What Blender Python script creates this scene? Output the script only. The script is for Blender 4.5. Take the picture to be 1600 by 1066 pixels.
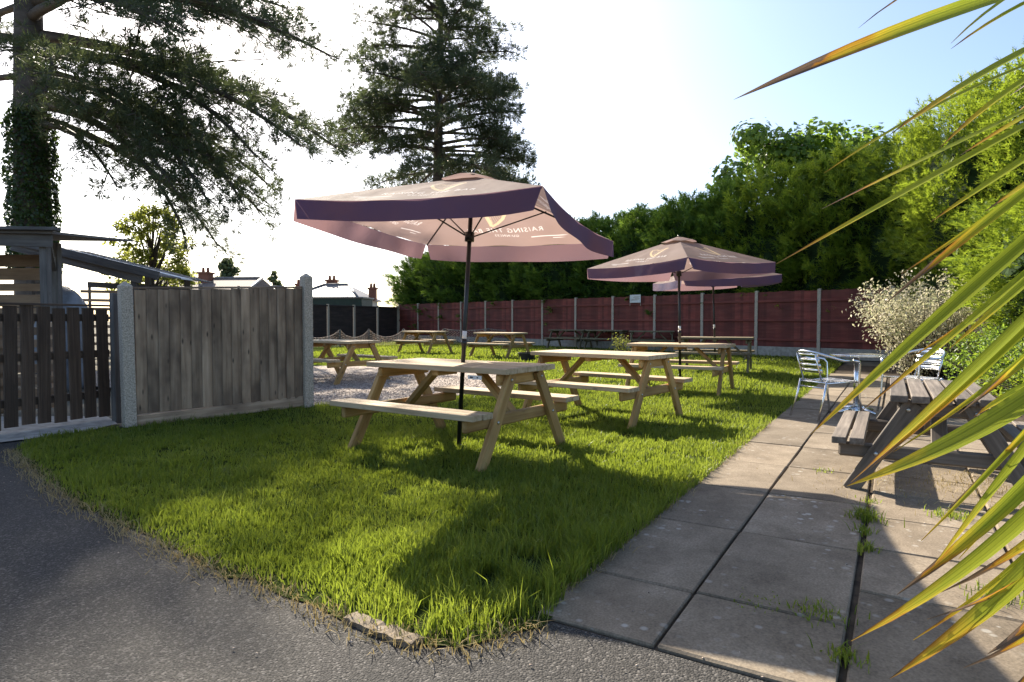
import bpy, bmesh, math, random
import numpy as np
from mathutils import Vector, Matrix, Euler

scene = bpy.context.scene
for o in list(bpy.data.objects):
    bpy.data.objects.remove(o)
R = math.radians

# ------------------------------------------------------------------ camera
cam_d = bpy.data.cameras.new("camera")
cam = bpy.data.objects.new("camera", cam_d)
scene.collection.objects.link(cam)
cam_d.sensor_width = 36.0
cam_d.lens = 36.0 * 983.5 / 1600.0
cam_d.clip_start = 0.05
cam_d.clip_end = 1500
PITCH = math.atan(32.4 / 983.5)
cam.location = (0, 0, 1.122)
cam.rotation_euler = (math.pi / 2 - PITCH, 0, 0)
scene.camera = cam

# ------------------------------------------------------------------ sky, sun, exposure
SUN_AZ = Vector((-0.45, 0.893, 0)).normalized()
SUN_EL = R(35)
world = bpy.data.worlds.new("World")
scene.world = world
world.use_nodes = True
wn = world.node_tree
sky = wn.nodes.new("ShaderNodeTexSky")
sky.sky_type = 'NISHITA'
sky.sun_disc = False
sky.sun_elevation = SUN_EL
sky.sun_rotation = math.atan2(SUN_AZ.x, SUN_AZ.y)
sky.air_density = 0.9
sky.dust_density = 2.0
sky.ozone_density = 2.5
bgn = wn.nodes["Background"]
bgn.inputs["Strength"].default_value = 0.094
wn.links.new(sky.outputs[0], bgn.inputs[0])

sun_d = bpy.data.lights.new("sun", 'SUN')
sun_d.energy = 4.8
sun_d.angle = R(0.55)
sun_d.color = (1.0, 0.91, 0.76)
sun = bpy.data.objects.new("sun", sun_d)
scene.collection.objects.link(sun)
S = Vector((SUN_AZ.x * math.cos(SUN_EL), SUN_AZ.y * math.cos(SUN_EL), math.sin(SUN_EL)))
sun.rotation_euler = S.to_track_quat('Z', 'Y').to_euler()
sun.location = (-10, 20, 20)

vs = scene.view_settings
vs.view_transform = 'Standard'
vs.look = 'None'
vs.exposure = 1.5
vs.gamma = 1.0
vs.use_curve_mapping = False
scene.cycles.max_bounces = 8
scene.cycles.transparent_max_bounces = 8
scene.cycles.use_denoising = True

COL = scene.collection
rng = np.random.default_rng(7)
random.seed(7)

# ------------------------------------------------------------------ helpers
def link_mesh(name, me, mat=None, parent=None):
    o = bpy.data.objects.new(name, me)
    COL.objects.link(o)
    if mat is not None and len(me.materials) == 0:
        me.materials.append(mat)
    if parent is not None:
        o.parent = parent
    return o

def py_mesh(name, v, f, mat=None, parent=None, smooth=False):
    me = bpy.data.meshes.new(name)
    me.from_pydata([tuple(p) for p in v], [], [tuple(q) for q in f])
    me.update()
    if smooth:
        me.polygons.foreach_set("use_smooth", [True] * len(me.polygons))
    return link_mesh(name, me, mat, parent)

def np_mesh(name, V, F, mat=None, parent=None, smooth=False):
    """V (n,3) floats, F (m,3) ints : fast triangle mesh"""
    V = np.asarray(V, np.float32); F = np.asarray(F, np.int32)
    me = bpy.data.meshes.new(name)
    me.vertices.add(len(V)); me.vertices.foreach_set("co", V.ravel())
    me.loops.add(F.size); me.loops.foreach_set("vertex_index", F.ravel())
    me.polygons.add(len(F))
    me.polygons.foreach_set("loop_start", np.arange(0, F.size, 3, dtype=np.int32))
    me.polygons.foreach_set("loop_total", np.full(len(F), 3, np.int32))
    if smooth:
        me.polygons.foreach_set("use_smooth", np.ones(len(F), bool))
    me.update(calc_edges=True)
    return link_mesh(name, me, mat, parent)

def tag(o, label=None, cat=None, group=None, kind=None):
    if label: o["label"] = label
    if cat: o["category"] = cat
    if group: o["group"] = group
    if kind: o["kind"] = kind
    return o

def empty(name, loc=(0, 0, 0), rz=0.0, label=None, cat=None, group=None):
    o = bpy.data.objects.new(name, None)
    COL.objects.link(o)
    o.location = loc
    o.rotation_euler = (0, 0, rz)
    o.empty_display_size = 0.2
    return tag(o, label, cat, group)

def clone(o, parent=None):
    c = o.copy()
    COL.objects.link(c)
    if parent is not None:
        c.parent = parent
        c.matrix_parent_inverse = o.matrix_parent_inverse.copy()
    for ch in list(o.children):
        clone(ch, c)
    return c

_beams = {}
def beam_mesh(L, w, h, bev, mat):
    key = (round(L, 3), round(w, 3), round(h, 3), round(bev, 4), mat.name)
    if key in _beams:
        return _beams[key]
    bm = bmesh.new()
    bmesh.ops.create_cube(bm, size=1.0)
    bmesh.ops.scale(bm, vec=(L, w, h), verts=bm.verts)
    if bev > 0:
        bmesh.ops.bevel(bm, geom=list(bm.edges), offset=bev, segments=1, affect='EDGES')
    me = bpy.data.meshes.new("beam")
    bm.to_mesh(me); bm.free()
    me.materials.append(mat)
    _beams[key] = me
    return me

def beam(name, p0, p1, w, h, mat, parent=None, bev=0.004, up=(0, 0, 1)):
    """squared timber from p0 to p1, w across, h along 'up'; grain runs along local x"""
    p0 = Vector(p0); p1 = Vector(p1)
    d = p1 - p0; L = d.length
    x = d.normalized(); upv = Vector(up)
    y = upv.cross(x)
    if y.length < 1e-4:
        y = Vector((0, 1, 0)).cross(x)
    y.normalize(); z = x.cross(y)
    o = link_mesh(name, beam_mesh(L, w, h, bev, mat), None, parent)
    M = Matrix((x, y, z)).transposed().to_4x4()
    M.translation = (p0 + p1) / 2
    o.matrix_local = M
    return o

def tube_arrays(pts, rad, n=8, cap=True):
    pts = [Vector(p) for p in pts]
    V = []; F = []
    prev = None
    for i, p in enumerate(pts):
        a = pts[max(i - 1, 0)]; b = pts[min(i + 1, len(pts) - 1)]
        t = (b - a).normalized()
        if prev is None:
            ref = Vector((0, 0, 1)) if abs(t.z) < 0.9 else Vector((1, 0, 0))
            u = t.cross(ref).normalized()
        else:
            u = (prev - t * prev.dot(t)).normalized()
        prev = u
        w = t.cross(u)
        r = rad[i] if hasattr(rad, '__len__') else rad
        for k in range(n):
            a_ = 2 * math.pi * k / n
            V.append(p + (u * math.cos(a_) + w * math.sin(a_)) * r)
    for i in range(len(pts) - 1):
        for k in range(n):
            k2 = (k + 1) % n
            F.append((i * n + k, i * n + k2, (i + 1) * n + k2, (i + 1) * n + k))
    if cap:
        F.append(tuple(range(n - 1, -1, -1)))
        F.append(tuple((len(pts) - 1) * n + k for k in range(n)))
    return V, F

def tube(name, pts, rad, mat, parent=None, n=8):
    V, F = tube_arrays(pts, rad, n)
    return py_mesh(name, V, F, mat, parent, smooth=True)

class Bag:
    """collects several tubes or polygons of ONE part"""
    def __init__(s): s.v = []; s.f = []
    def add(s, V, F):
        b = len(s.v); s.v += [tuple(p) for p in V]; s.f += [tuple(i + b for i in q) for q in F]
    def tube(s, pts, rad, n=6): s.add(*tube_arrays(pts, rad, n))
    def build(s, name, mat, parent=None, smooth=True): return py_mesh(name, s.v, s.f, mat, parent, smooth)

def sheet(name, poly, z, mat, parent=None):
    bm = bmesh.new()
    vs_ = [bm.verts.new((x, y, z)) for x, y in poly]
    f = bm.faces.new(vs_)
    if f.normal.z < 0: f.normal_flip()
    bmesh.ops.triangulate(bm, faces=bm.faces[:])
    me = bpy.data.meshes.new(name); bm.to_mesh(me); bm.free()
    for p in me.polygons:
        pass
    return link_mesh(name, me, mat, parent)

def in_poly(P, poly):
    x, y = P[:, 0], P[:, 1]
    ins = np.zeros(len(P), bool)
    n = len(poly)
    for i in range(n):
        x0, y0 = poly[i]; x1, y1 = poly[(i + 1) % n]
        c = ((y0 > y) != (y1 > y))
        with np.errstate(divide='ignore', invalid='ignore'):
            xi = (x1 - x0) * (y - y0) / (y1 - y0) + x0
        ins ^= c & (x < xi)
    return ins

def unit(a):
    return a / np.maximum(np.linalg.norm(a, axis=-1, keepdims=True), 1e-9)

# ------------------------------------------------------------------ materials
def new_mat(name):
    m = bpy.data.materials.new(name)
    m.use_nodes = True
    nt = m.node_tree
    return m, nt, nt.nodes["Principled BSDF"]

def N(nt, kind, **kw):
    n = nt.nodes.new(kind)
    for k, v in kw.items():
        if hasattr(n, k): setattr(n, k, v)
        else: n.inputs[k].default_value = v
    return n

def ramp(nt, fac, stops):
    r = nt.nodes.new("ShaderNodeValToRGB")
    e = r.color_ramp.elements
    while len(e) < len(stops): e.new(0.5)
    for i, (p, c) in enumerate(stops):
        e[i].position = p
        e[i].color = (*c, 1) if len(c) == 3 else c
    nt.links.new(fac, r.inputs[0])
    return r

def mixc(nt, fac, a, b, mode='MIX'):
    m = nt.nodes.new("ShaderNodeMix"); m.data_type = 'RGBA'; m.blend_type = mode
    for sock, val in ((0, fac), (6, a), (7, b)):
        if isinstance(val, (int, float)): m.inputs[sock].default_value = val
        elif isinstance(val, tuple): m.inputs[sock].default_value = (*val, 1)
        else: nt.links.new(val, m.inputs[sock])
    return m.outputs[2]

def mathn(nt, op, a, b=0.0):
    m = nt.nodes.new("ShaderNodeMath"); m.operation = op
    for i, val in enumerate((a, b)):
        if isinstance(val, (int, float)): m.inputs[i].default_value = val
        else: nt.links.new(val, m.inputs[i])
    return m.outputs[0]

def bump(nt, bsdf, height, strength=0.3, dist=0.01):
    b = nt.nodes.new("ShaderNodeBump")
    b.inputs["Strength"].default_value = strength
    b.inputs["Distance"].default_value = dist
    nt.links.new(height, b.inputs["Height"])
    nt.links.new(b.outputs[0], bsdf.inputs["Normal"])

def coords(nt, scale=(1, 1, 1), jitter=True):
    tc = nt.nodes.new("ShaderNodeTexCoord")
    mp = nt.nodes.new("ShaderNodeMapping")
    mp.inputs["Scale"].default_value = scale
    nt.links.new(tc.outputs["Object"], mp.inputs["Vector"])
    if jitter:
        oi = nt.nodes.new("ShaderNodeObjectInfo")
        sc_ = nt.nodes.new("ShaderNodeVectorMath"); sc_.operation = 'SCALE'
        cb = nt.nodes.new("ShaderNodeCombineXYZ")
        for i in range(3): nt.links.new(oi.outputs["Random"], cb.inputs[i])
        nt.links.new(cb.outputs[0], sc_.inputs[0]); sc_.inputs["Scale"].default_value = 37.0
        nt.links.new(sc_.outputs[0], mp.inputs["Location"])
    return mp.outputs[0]

def wood(name, cols, dark, knots=0.25, rough=0.75, grain=26.0, var=0.35, bstr=0.35, blotch=0.4, island=False):
    m, nt, b = new_mat(name)
    v = coords(nt, (1.3, grain, grain))
    n1 = N(nt, "ShaderNodeTexNoise", Scale=1.0, Detail=6.0, Roughness=0.65)
    nt.links.new(v, n1.inputs["Vector"])
    r = ramp(nt, n1.outputs[0], [(0.28, cols[0]), (0.5, cols[1]), (0.74, cols[2])])
    v2 = coords(nt, (1.6, 3.0, 3.0))
    n2 = N(nt, "ShaderNodeTexNoise", Scale=1.3, Detail=3.0)
    nt.links.new(v2, n2.inputs["Vector"])
    r2 = ramp(nt, n2.outputs[0], [(0.42, (0, 0, 0)), (0.68, (1, 1, 1))])
    c = mixc(nt, mathn(nt, 'MULTIPLY', r2.outputs[0], blotch), r.outputs[0], dark)
    v3 = coords(nt, (2.3, 7.0, 7.0))
    vo = N(nt, "ShaderNodeTexVoronoi", Scale=1.6)
    nt.links.new(v3, vo.inputs["Vector"])
    r3 = ramp(nt, vo.outputs["Distance"], [(0.05, (1, 1, 1)), (0.16, (0, 0, 0))])
    c = mixc(nt, mathn(nt, 'MULTIPLY', r3.outputs[0], knots), c, tuple(x * 0.35 for x in dark))
    oi = nt.nodes.new("ShaderNodeObjectInfo")
    mr = nt.nodes.new("ShaderNodeMapRange")
    mr.inputs["To Min"].default_value = 1 - var; mr.inputs["To Max"].default_value = 1 + var * 0.6
    src = oi.outputs["Random"]
    if island:
        src = nt.nodes.new("ShaderNodeNewGeometry").outputs["Random Per Island"]
    nt.links.new(src, mr.inputs["Value"])
    hs = nt.nodes.new("ShaderNodeHueSaturation")
    nt.links.new(mr.outputs[0], hs.inputs["Value"]); nt.links.new(c, hs.inputs["Color"])
    nt.links.new(hs.outputs[0], b.inputs["Base Color"])
    b.inputs["Roughness"].default_value = rough
    bump(nt, b, n1.outputs[0], bstr, 0.004)
    return m

def leaf_mat(name, cols, trans, tfac=0.45, rough=0.5, patch=1.2, gloss=0.25):
    """cols : dark, mid, light per leaf ; trans : colour of light shining through"""
    m, nt, b = new_mat(name)
    g = nt.nodes.new("ShaderNodeNewGeometry")
    tc = nt.nodes.new("ShaderNodeTexCoord")
    nz = N(nt, "ShaderNodeTexNoise", Scale=patch, Detail=2.0)
    nt.links.new(tc.outputs["Object"], nz.inputs["Vector"])
    f = mathn(nt, 'ADD', mathn(nt, 'MULTIPLY', g.outputs["Random Per Island"], 0.6),
              mathn(nt, 'MULTIPLY', mathn(nt, 'SUBTRACT', nz.outputs[0], 0.3), 1.0))
    r = ramp(nt, f, [(0.1, cols[0]), (0.5, cols[1]), (0.95, cols[2])])
    nt.links.new(r.outputs[0], b.inputs["Base Color"])
    b.inputs["Roughness"].default_value = rough
    b.inputs["Specular IOR Level"].default_value = gloss
    t = nt.nodes.new("ShaderNodeBsdfTranslucent")
    tcol = mixc(nt, 0.5, r.outputs[0], trans)
    nt.links.new(tcol, t.inputs[0])
    mx = nt.nodes.new("ShaderNodeMixShader"); mx.inputs[0].default_value = tfac
    nt.links.new(b.outputs[0], mx.inputs[1]); nt.links.new(t.outputs[0], mx.inputs[2])
    nt.links.new(mx.outputs[0], nt.nodes["Material Output"].inputs["Surface"])
    return m

def plain(name, col, rough=0.6, metal=0.0, noise=0.25, scale=6.0, bstr=0.15):
    m, nt, b = new_mat(name)
    v = coords(nt)
    n1 = N(nt, "ShaderNodeTexNoise", Scale=scale, Detail=5.0, Roughness=0.6)
    nt.links.new(v, n1.inputs["Vector"])
    lo = tuple(x * (1 - noise) for x in col); hi = tuple(min(1, x * (1 + noise)) for x in col)
    r = ramp(nt, n1.outputs[0], [(0.3, lo), (0.7, hi)])
    nt.links.new(r.outputs[0], b.inputs["Base Color"])
    b.inputs["Roughness"].default_value = rough
    if rough > .8: b.inputs["Specular IOR Level"].default_value = .15
    b.inputs["Metallic"].default_value = metal
    if bstr: bump(nt, b, n1.outputs[0], bstr, 0.004)
    return m

M = {}
M['new_wood'] = wood("new_wood", [(.30, .155, .045), (.47, .28, .095), (.60, .40, .17)], (.22, .12, .04), knots=0.7, var=.26, blotch=.5)
M['top_wood'] = wood("top_wood", [(.34, .235, .125), (.50, .38, .23), (.62, .50, .34)], (.28, .20, .11), knots=0.5, var=.2, blotch=.4)
M['aged_wood'] = wood("aged_wood", [(.13, .10, .055), (.22, .175, .10), (.32, .26, .16)], (.10, .085, .045), knots=0.4, var=.25)
M['old_wood'] = wood("old_wood", [(.07, .055, .042), (.15, .12, .095), (.25, .21, .17)], (.05, .042, .032), knots=0.4, var=.25, grain=34, bstr=.7)
M['grey_board'] = wood("grey_board", [(.24, .16, .10), (.38, .27, .175), (.52, .39, .27)], (.13, .088, .058), knots=0.95, var=.30, grain=22, blotch=.9)
M['gate_wood'] = wood("gate_wood", [(.055, .033, .020), (.105, .067, .042), (.17, .112, .075)], (.038, .024, .015), knots=0.2, var=.3, grain=60, bstr=.8)
M['red_board'] = wood("red_board", [(.145, .026, .019), (.215, .044, .031), (.28, .075, .052)], (.09, .03, .024), knots=0.1, var=.42, grain=12, island=True)
M['dark_board'] = wood("dark_board", [(.03, .02, .018), (.055, .036, .03), (.085, .058, .05)], (.022, .018, .016), knots=0.1, var=.25, grain=12)
M['shed_wood'] = wood("shed_wood", [(.075, .065, .058), (.14, .125, .11), (.21, .19, .17)], (.05, .044, .04), knots=0.3, var=.25)
M['ply'] = wood("ply", [(.22, .13, .07), (.33, .21, .12), (.42, .29, .18)], (.15, .09, .05), knots=0.3, var=.25, grain=10)
M['concrete'] = plain("concrete", (.47, .40, .315), .9, 0, .5, 75, .6)
M['pale_concrete'] = plain("pale_concrete", (.36, .33, .285), .9, 0, .3, 9, .35)
M['black_metal'] = plain("black_metal", (.012, .012, .014), .35, 0.0, .2, 8, .02)
M['white_label'] = plain("white_label", (.75, .75, .73), .5, 0, .05, 8, 0)
M['ink'] = plain("ink", (.03, .03, .035), .6, 0, .1, 8, 0)
M['steel_bolt'] = plain("steel_bolt", (.55, .55, .53), .35, 1.0, .1, 8, 0)
M['aluminium'] = plain("aluminium", (.80, .80, .80), .22, 1.0, .08, 30, .03)
M['bark'] = wood("bark", [(.045, .035, .028), (.085, .066, .052), (.15, .12, .095)], (.035, .028, .022), knots=.2, var=.1, grain=5, bstr=1.0)
M['soil'] = plain("soil", (.055, .042, .03), 1, 0, .5, 14, .6)

# ---- ground materials
def asphalt_mat():
    m, nt, b = new_mat("asphalt")
    v = coords(nt, jitter=False)
    vo = N(nt, "ShaderNodeTexVoronoi", Scale=120.0); nt.links.new(v, vo.inputs["Vector"])
    n1 = N(nt, "ShaderNodeTexNoise", Scale=1.1, Detail=5.0); nt.links.new(v, n1.inputs["Vector"])
    n2 = N(nt, "ShaderNodeTexNoise", Scale=160.0, Detail=2.0); nt.links.new(v, n2.inputs["Vector"])
    r = ramp(nt, n2.outputs[0], [(0.3, (.020, .019, .018)), (0.55, (.046, .043, .040)), (0.8, (.12, .112, .10))])
    r1 = ramp(nt, n1.outputs[0], [(0.3, (.75, .75, .77)), (0.7, (1.2, 1.17, 1.12))])
    c = mixc(nt, 1.0, r.outputs[0], r1.outputs[0], 'MULTIPLY')
    sx = nt.nodes.new("ShaderNodeSeparateColor"); nt.links.new(vo.outputs["Color"], sx.inputs[0])
    pale_cell = ramp(nt, sx.outputs[0], [(0.78, (0, 0, 0)), (0.98, (1, 1, 1))])
    c = mixc(nt, mathn(nt, 'MULTIPLY', pale_cell.outputs[0], .45), c, (.20, .185, .17))  # scattered cells mixed towards pale stone
    nt.links.new(c, b.inputs["Base Color"])
    b.inputs["Roughness"].default_value = .85; b.inputs["Specular IOR Level"].default_value = .25
    inv = mathn(nt, 'SUBTRACT', 1.0, vo.outputs["Distance"])
    bump(nt, b, mathn(nt, 'ADD', inv, mathn(nt, 'MULTIPLY', sx.outputs[1], .7)), .75, .006)
    return m

def slab_mat():
    m, nt, b = new_mat("paving_slab")
    v = coords(nt)
    n1 = N(nt, "ShaderNodeTexNoise", Scale=3.2, Detail=8.0, Roughness=.65); nt.links.new(v, n1.inputs["Vector"])
    n2 = N(nt, "ShaderNodeTexNoise", Scale=110.0, Detail=3.0); nt.links.new(v, n2.inputs["Vector"])
    r = ramp(nt, n1.outputs[0], [(0.25, (.11, .085, .058)), (0.5, (.20, .158, .112)), (0.78, (.30, .245, .18))])
    r2 = ramp(nt, n2.outputs[0], [(0.3, (.72, .72, .72)), (0.7, (1.2, 1.2, 1.2))])
    c = mixc(nt, 1.0, r.outputs[0], r2.outputs[0], 'MULTIPLY')
    vo = N(nt, "ShaderNodeTexVoronoi", Scale=17.0); nt.links.new(v, vo.inputs["Vector"])
    sx = nt.nodes.new("ShaderNodeSeparateColor"); nt.links.new(vo.outputs["Color"], sx.inputs[0])
    spot = ramp(nt, mathn(nt, 'SUBTRACT', vo.outputs["Distance"], mathn(nt, 'MULTIPLY', sx.outputs[0], .22)), [(0.02, (1, 1, 1)), (0.16, (0, 0, 0))])
    n3 = N(nt, "ShaderNodeTexNoise", Scale=2.0, Detail=2.0); nt.links.new(v, n3.inputs["Vector"])
    msk = ramp(nt, n3.outputs[0], [(0.5, (0, 0, 0)), (0.66, (1, 1, 1))])
    c = mixc(nt, mathn(nt, 'MULTIPLY', mathn(nt, 'MULTIPLY', spot.outputs[0], msk.outputs[0]), .5), c, (.50, .48, .43))
    oi = nt.nodes.new("ShaderNodeObjectInfo")
    mr = nt.nodes.new("ShaderNodeMapRange"); mr.inputs["To Min"].default_value = .82; mr.inputs["To Max"].default_value = 1.15
    nt.links.new(oi.outputs["Random"], mr.inputs["Value"])
    hs = nt.nodes.new("ShaderNodeHueSaturation"); nt.links.new(mr.outputs[0], hs.inputs["Value"]); nt.links.new(c, hs.inputs["Color"])
    nt.links.new(hs.outputs[0], b.inputs["Base Color"])
    b.inputs["Roughness"].default_value = .88; b.inputs["Specular IOR Level"].default_value = .25
    bump(nt, b, mathn(nt, 'ADD', n1.outputs[0], mathn(nt, 'MULTIPLY', n2.outputs[0], .3)), .45, .006)
    return m

def lawn_mat():
    m, nt, b = new_mat("lawn_soil")
    v = coords(nt, jitter=False)
    n1 = N(nt, "ShaderNodeTexNoise", Scale=.9, Detail=5.0); nt.links.new(v, n1.inputs["Vector"])
    n2 = N(nt, "ShaderNodeTexNoise", Scale=40.0, Detail=4.0); nt.links.new(v, n2.inputs["Vector"])
    r = ramp(nt, n2.outputs[0], [(0.3, (.022, .032, .010)), (0.6, (.045, .060, .016)), (0.8, (.085, .085, .03))])
    r1 = ramp(nt, n1.outputs[0], [(0.60, (0, 0, 0)), (0.74, (1, 1, 1))])
    c = mixc(nt, mathn(nt, 'MULTIPLY', r1.outputs[0], .7), r.outputs[0], (.075, .058, .034))
    nt.links.new(c, b.inputs["Base Color"]); b.inputs["Roughness"].default_value = 1; b.inputs["Specular IOR Level"].default_value = 0
    bump(nt, b, n2.outputs[0], .8, .02)
    return m

def gravel_mat():
    m, nt, b = new_mat("gravel")
    v = coords(nt, jitter=False)
    vo = N(nt, "ShaderNodeTexVoronoi", Scale=32.0); nt.links.new(v, vo.inputs["Vector"])
    sx = nt.nodes.new("ShaderNodeSeparateColor"); nt.links.new(vo.outputs["Color"], sx.inputs[0])
    r = ramp(nt, sx.outputs[0], [(0.1, (.16, .12, .10)), (0.5, (.32, .25, .20)), (0.9, (.50, .42, .35))])
    nt.links.new(r.outputs[0], b.inputs["Base Color"]); b.inputs["Roughness"].default_value = .9
    bump(nt, b, mathn(nt, 'SUBTRACT', 1.0, vo.outputs["Distance"]), 1.0, .03)
    return m

M['asphalt'] = asphalt_mat(); M['slab'] = slab_mat(); M['lawn'] = lawn_mat(); M['gravel'] = gravel_mat()
M['earth'] = plain("earth", (.13, .115, .085), 1, 0, .4, 1.5, .4)

# ---- the setting
def su(s, u):      # path frame : s along the paving, u across it
    return (.521 * s + .854 * u, .854 * s - .521 * u)

tarmac_edge = [(-5.3, 5.75), (-4.65, 5.45), (-4.28, 5.37), (-2.96, 4.06), (-2.04, 3.32), (-1.35, 2.80), (-.92, 2.54), (-.65, 2.34), (-.36, 2.15), (-.18, 2.10), (0.0, 2.20), (.12, 2.29)]
FP = lambda n: (9.14 - 1.30 * n, 18.73 + 1.453 * n)      # posts of the red fence
CORNER = FP(12.05)
LP = lambda n: (CORNER[0] - .84 * n, CORNER[1] - 1.76 * n)  # posts of the dark fence
lawn_poly = tarmac_edge[2:] + [su(2.3, -1.13), su(8, -1.14), su(14, -1.13), su(20.4, -1.2), FP(0.0), CORNER, LP(6), (-9.5, 16), (-6, 9.5), (-2.62, 8.2), (-4.0, 6.72), (-4.5, 6.0)]
gravel_poly = [(-2.6, 8.22), (-1.6, 8.75), (-.62, 9.45), (0, 10.7), (.15, 12.3), (-.6, 14.2), (-3, 15.2), (-9, 15.8), (-9.2, 12), (-5.6, 9.6)]

def wobble(poly, step=.12, amp=.03, seed=3):
    r = random.Random(seed); out = []
    for i in range(len(poly)):
        a = Vector(poly[i]); b = Vector(poly[(i + 1) % len(poly)])
        k = max(1, int((b - a).length / step)) if (b - a).length < 8 else 1
        for j in range(k):
            p = a.lerp(b, j / k)
            out.append((p.x + r.uniform(-amp, amp), p.y + r.uniform(-amp, amp)))
    return out
lawn_poly_w = wobble(lawn_poly)

g = sheet("ground", [(-400, -300), (400, -300), (400, 700), (-400, 700)], -.045, M['earth']); tag(g, kind="structure")
tarmac = sheet("tarmac", [(-14, -8), (9, -8), (9, -1.6), su(.55, 3.7), su(.88, -.13), su(2.055, -.13), su(2.055, -1.3), (-.3, 2.9), (-1.2, 3.4), (-2.5, 4.6), (-4.2, 6.1), (-5.5, 6.4), (-14, 8)], -.004, M['asphalt'])
tag(tarmac, kind="structure")
lawn = sheet("lawn", lawn_poly_w, .002, M['lawn']); tag(lawn, kind="structure")
gravel = sheet("gravel_patch", wobble(gravel_poly, .25, .06, 5), .008, M['gravel']); tag(gravel, kind="structure")

# loose pebbles on the gravel
def pebbles(poly, n, z, smin, smax, seed):
    r = np.random.default_rng(seed)
    P = np.array(poly); lo = P.min(0); hi = P.max(0)
    Q = r.uniform(lo, hi, (n, 2)); Q = Q[in_poly(Q, poly)]
    k = len(Q)
    base = np.array([(1, 0, 0), (-1, 0, 0), (0, 1, 0), (0, -1, 0), (0, 0, 1), (0, 0, -.4)], float)
    F = np.array([(0, 2, 4), (2, 1, 4), (1, 3, 4), (3, 0, 4), (2, 0, 5), (1, 2, 5), (3, 1, 5), (0, 3, 5)])
    sc_ = r.uniform(smin, smax, (k, 1, 1)) * r.uniform(.6, 1.3, (k, 6, 1))
    a = r.uniform(0, 6.28, k); c, s = np.cos(a), np.sin(a)
    V = base[None] * sc_ * np.array([1, .8, .6])
    V = np.stack([V[..., 0] * c[:, None] - V[..., 1] * s[:, None], V[..., 0] * s[:, None] + V[..., 1] * c[:, None], V[..., 2]], -1)
    V += np.concatenate([Q, np.full((k, 1), z)], 1)[:, None, :]
    FF = F[None] + (np.arange(k) * 6)[:, None, None]
    return V.reshape(-1, 3), FF.reshape(-1, 3)
V, F = pebbles([(-3.2, 8.0), (-.3, 9.6), (.2, 12), (-3.5, 13.5), (-5.5, 10)], 16000, .006, .010, .024, 4)
tag(np_mesh("gravel_pebbles", V, F, M['gravel']), "loose buff gravel spread between the fence and the lawn tables", "gravel", kind="stuff")
V, F = pebbles([(-.9, 2.0), (.2, 2.0), (.9, 1.6), (2.6, 3), (3.5, 6), (2.4, 5), (1.1, 3.0), (.2, 2.25), (-.5, 2.2), (-4.4, 5.3), (-4.6, 5.2)], 1300, .004, .003, .008, 9)
tag(np_mesh("grit", V, F, M['gravel']), "scattered grit and crumbs along the paving and tarmac edge", "grit", kind="stuff")

# ---- paving : every slab a piece
patio = sheet("patio", [su(2.04, -1.2), su(2.04, -.13), su(.9, -.13), su(.6, 3.6), su(6, 4.0), su(9, 2.2), su(18, 1.2), su(18, -1.2)], -.012, M['soil'])
tag(patio, kind="structure")
r_ = random.Random(11)
def slab(s0, s1, u0, u1):
    gp = .006
    L = s1 - s0 - gp * 2; W = u1 - u0 - gp * 2
    bm = bmesh.new(); bmesh.ops.create_cube(bm, size=1.0)
    bmesh.ops.scale(bm, vec=(L, W, .05), verts=bm.verts)
    bmesh.ops.bevel(bm, geom=[e for e in bm.edges if min(v.co.z for v in e.verts) > 0] + [e for e in bm.edges if abs(e.verts[0].co.z - e.verts[1].co.z) > .01], offset=.007, segments=1, affect='EDGES')
    for v in bm.verts:
        v.co.x += r_.uniform(-.003, .003); v.co.y += r_.uniform(-.003, .003)
    me = bpy.data.meshes.new("slab"); bm.to_mesh(me); bm.free()
    o = link_mesh("slab", me, M['slab'], patio)
    x, y = su((s0 + s1) / 2, (u0 + u1) / 2)
    o.location = (x, y, -.0205 + r_.uniform(-.003, .003))
    o.rotation_euler = (r_.uniform(-.004, .004), r_.uniform(-.004, .004), math.atan2(.854, .521))
sj = [2.07, 2.57, 3.45, 4.32, 5.18, 6.05, 6.92, 7.8, 8.67, 9.54, 10.4, 11.3, 12.15, 13.0, 13.9, 14.8]
for i in range(len(sj) - 1):
    slab(sj[i], sj[i + 1], -1.17, -.69)
    slab(sj[i] + (.0 if i else 0), sj[i + 1], -.69, -.13)
cj = [0.95, 1.53, 2.11, 2.94, 3.52, 4.1, 4.68, 5.26, 5.84, 6.42, 7.0, 7.58, 8.45, 9.3, 10.2, 11.1, 12]
for i in range(len(cj) - 1):
    for k, u0 in enumerate([-.118, .48, 1.06, 1.64, 2.22, 2.8]):
        if cj[i] > 7.5 and k > 1: continue
        if cj[i] > 6.0 and k > 2: continue
        off = .29 if k % 2 else 0
        slab(cj[i] + off, cj[i + 1] + off, u0, u0 + (.595 if k == 0 else .577))

# old edging stone half buried at the corner of the lawn
edg = empty("edging_stone", (-.47, 2.235, 0), R(-34), "worn concrete edging strip half buried at the lawn corner", "edging")
bm = bmesh.new()
bmesh.ops.create_grid(bm, x_segments=14, y_segments=2, size=.5)
bmesh.ops.scale(bm, vec=(.34, .06, 1), verts=bm.verts)
ret = bmesh.ops.extrude_face_region(bm, geom=bm.faces[:])
for v in [e for e in ret['geom'] if isinstance(e, bmesh.types.BMVert)]: v.co.z += .035
for v in bm.verts:
    v.co += Vector((r_.uniform(-.008, .008), r_.uniform(-.008, .008), r_.uniform(-.004, .004)))
me = bpy.data.meshes.new("strip"); bm.to_mesh(me); bm.free()
o = link_mesh("strip", me, M['slab'], edg); o.location.z = -.018

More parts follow.
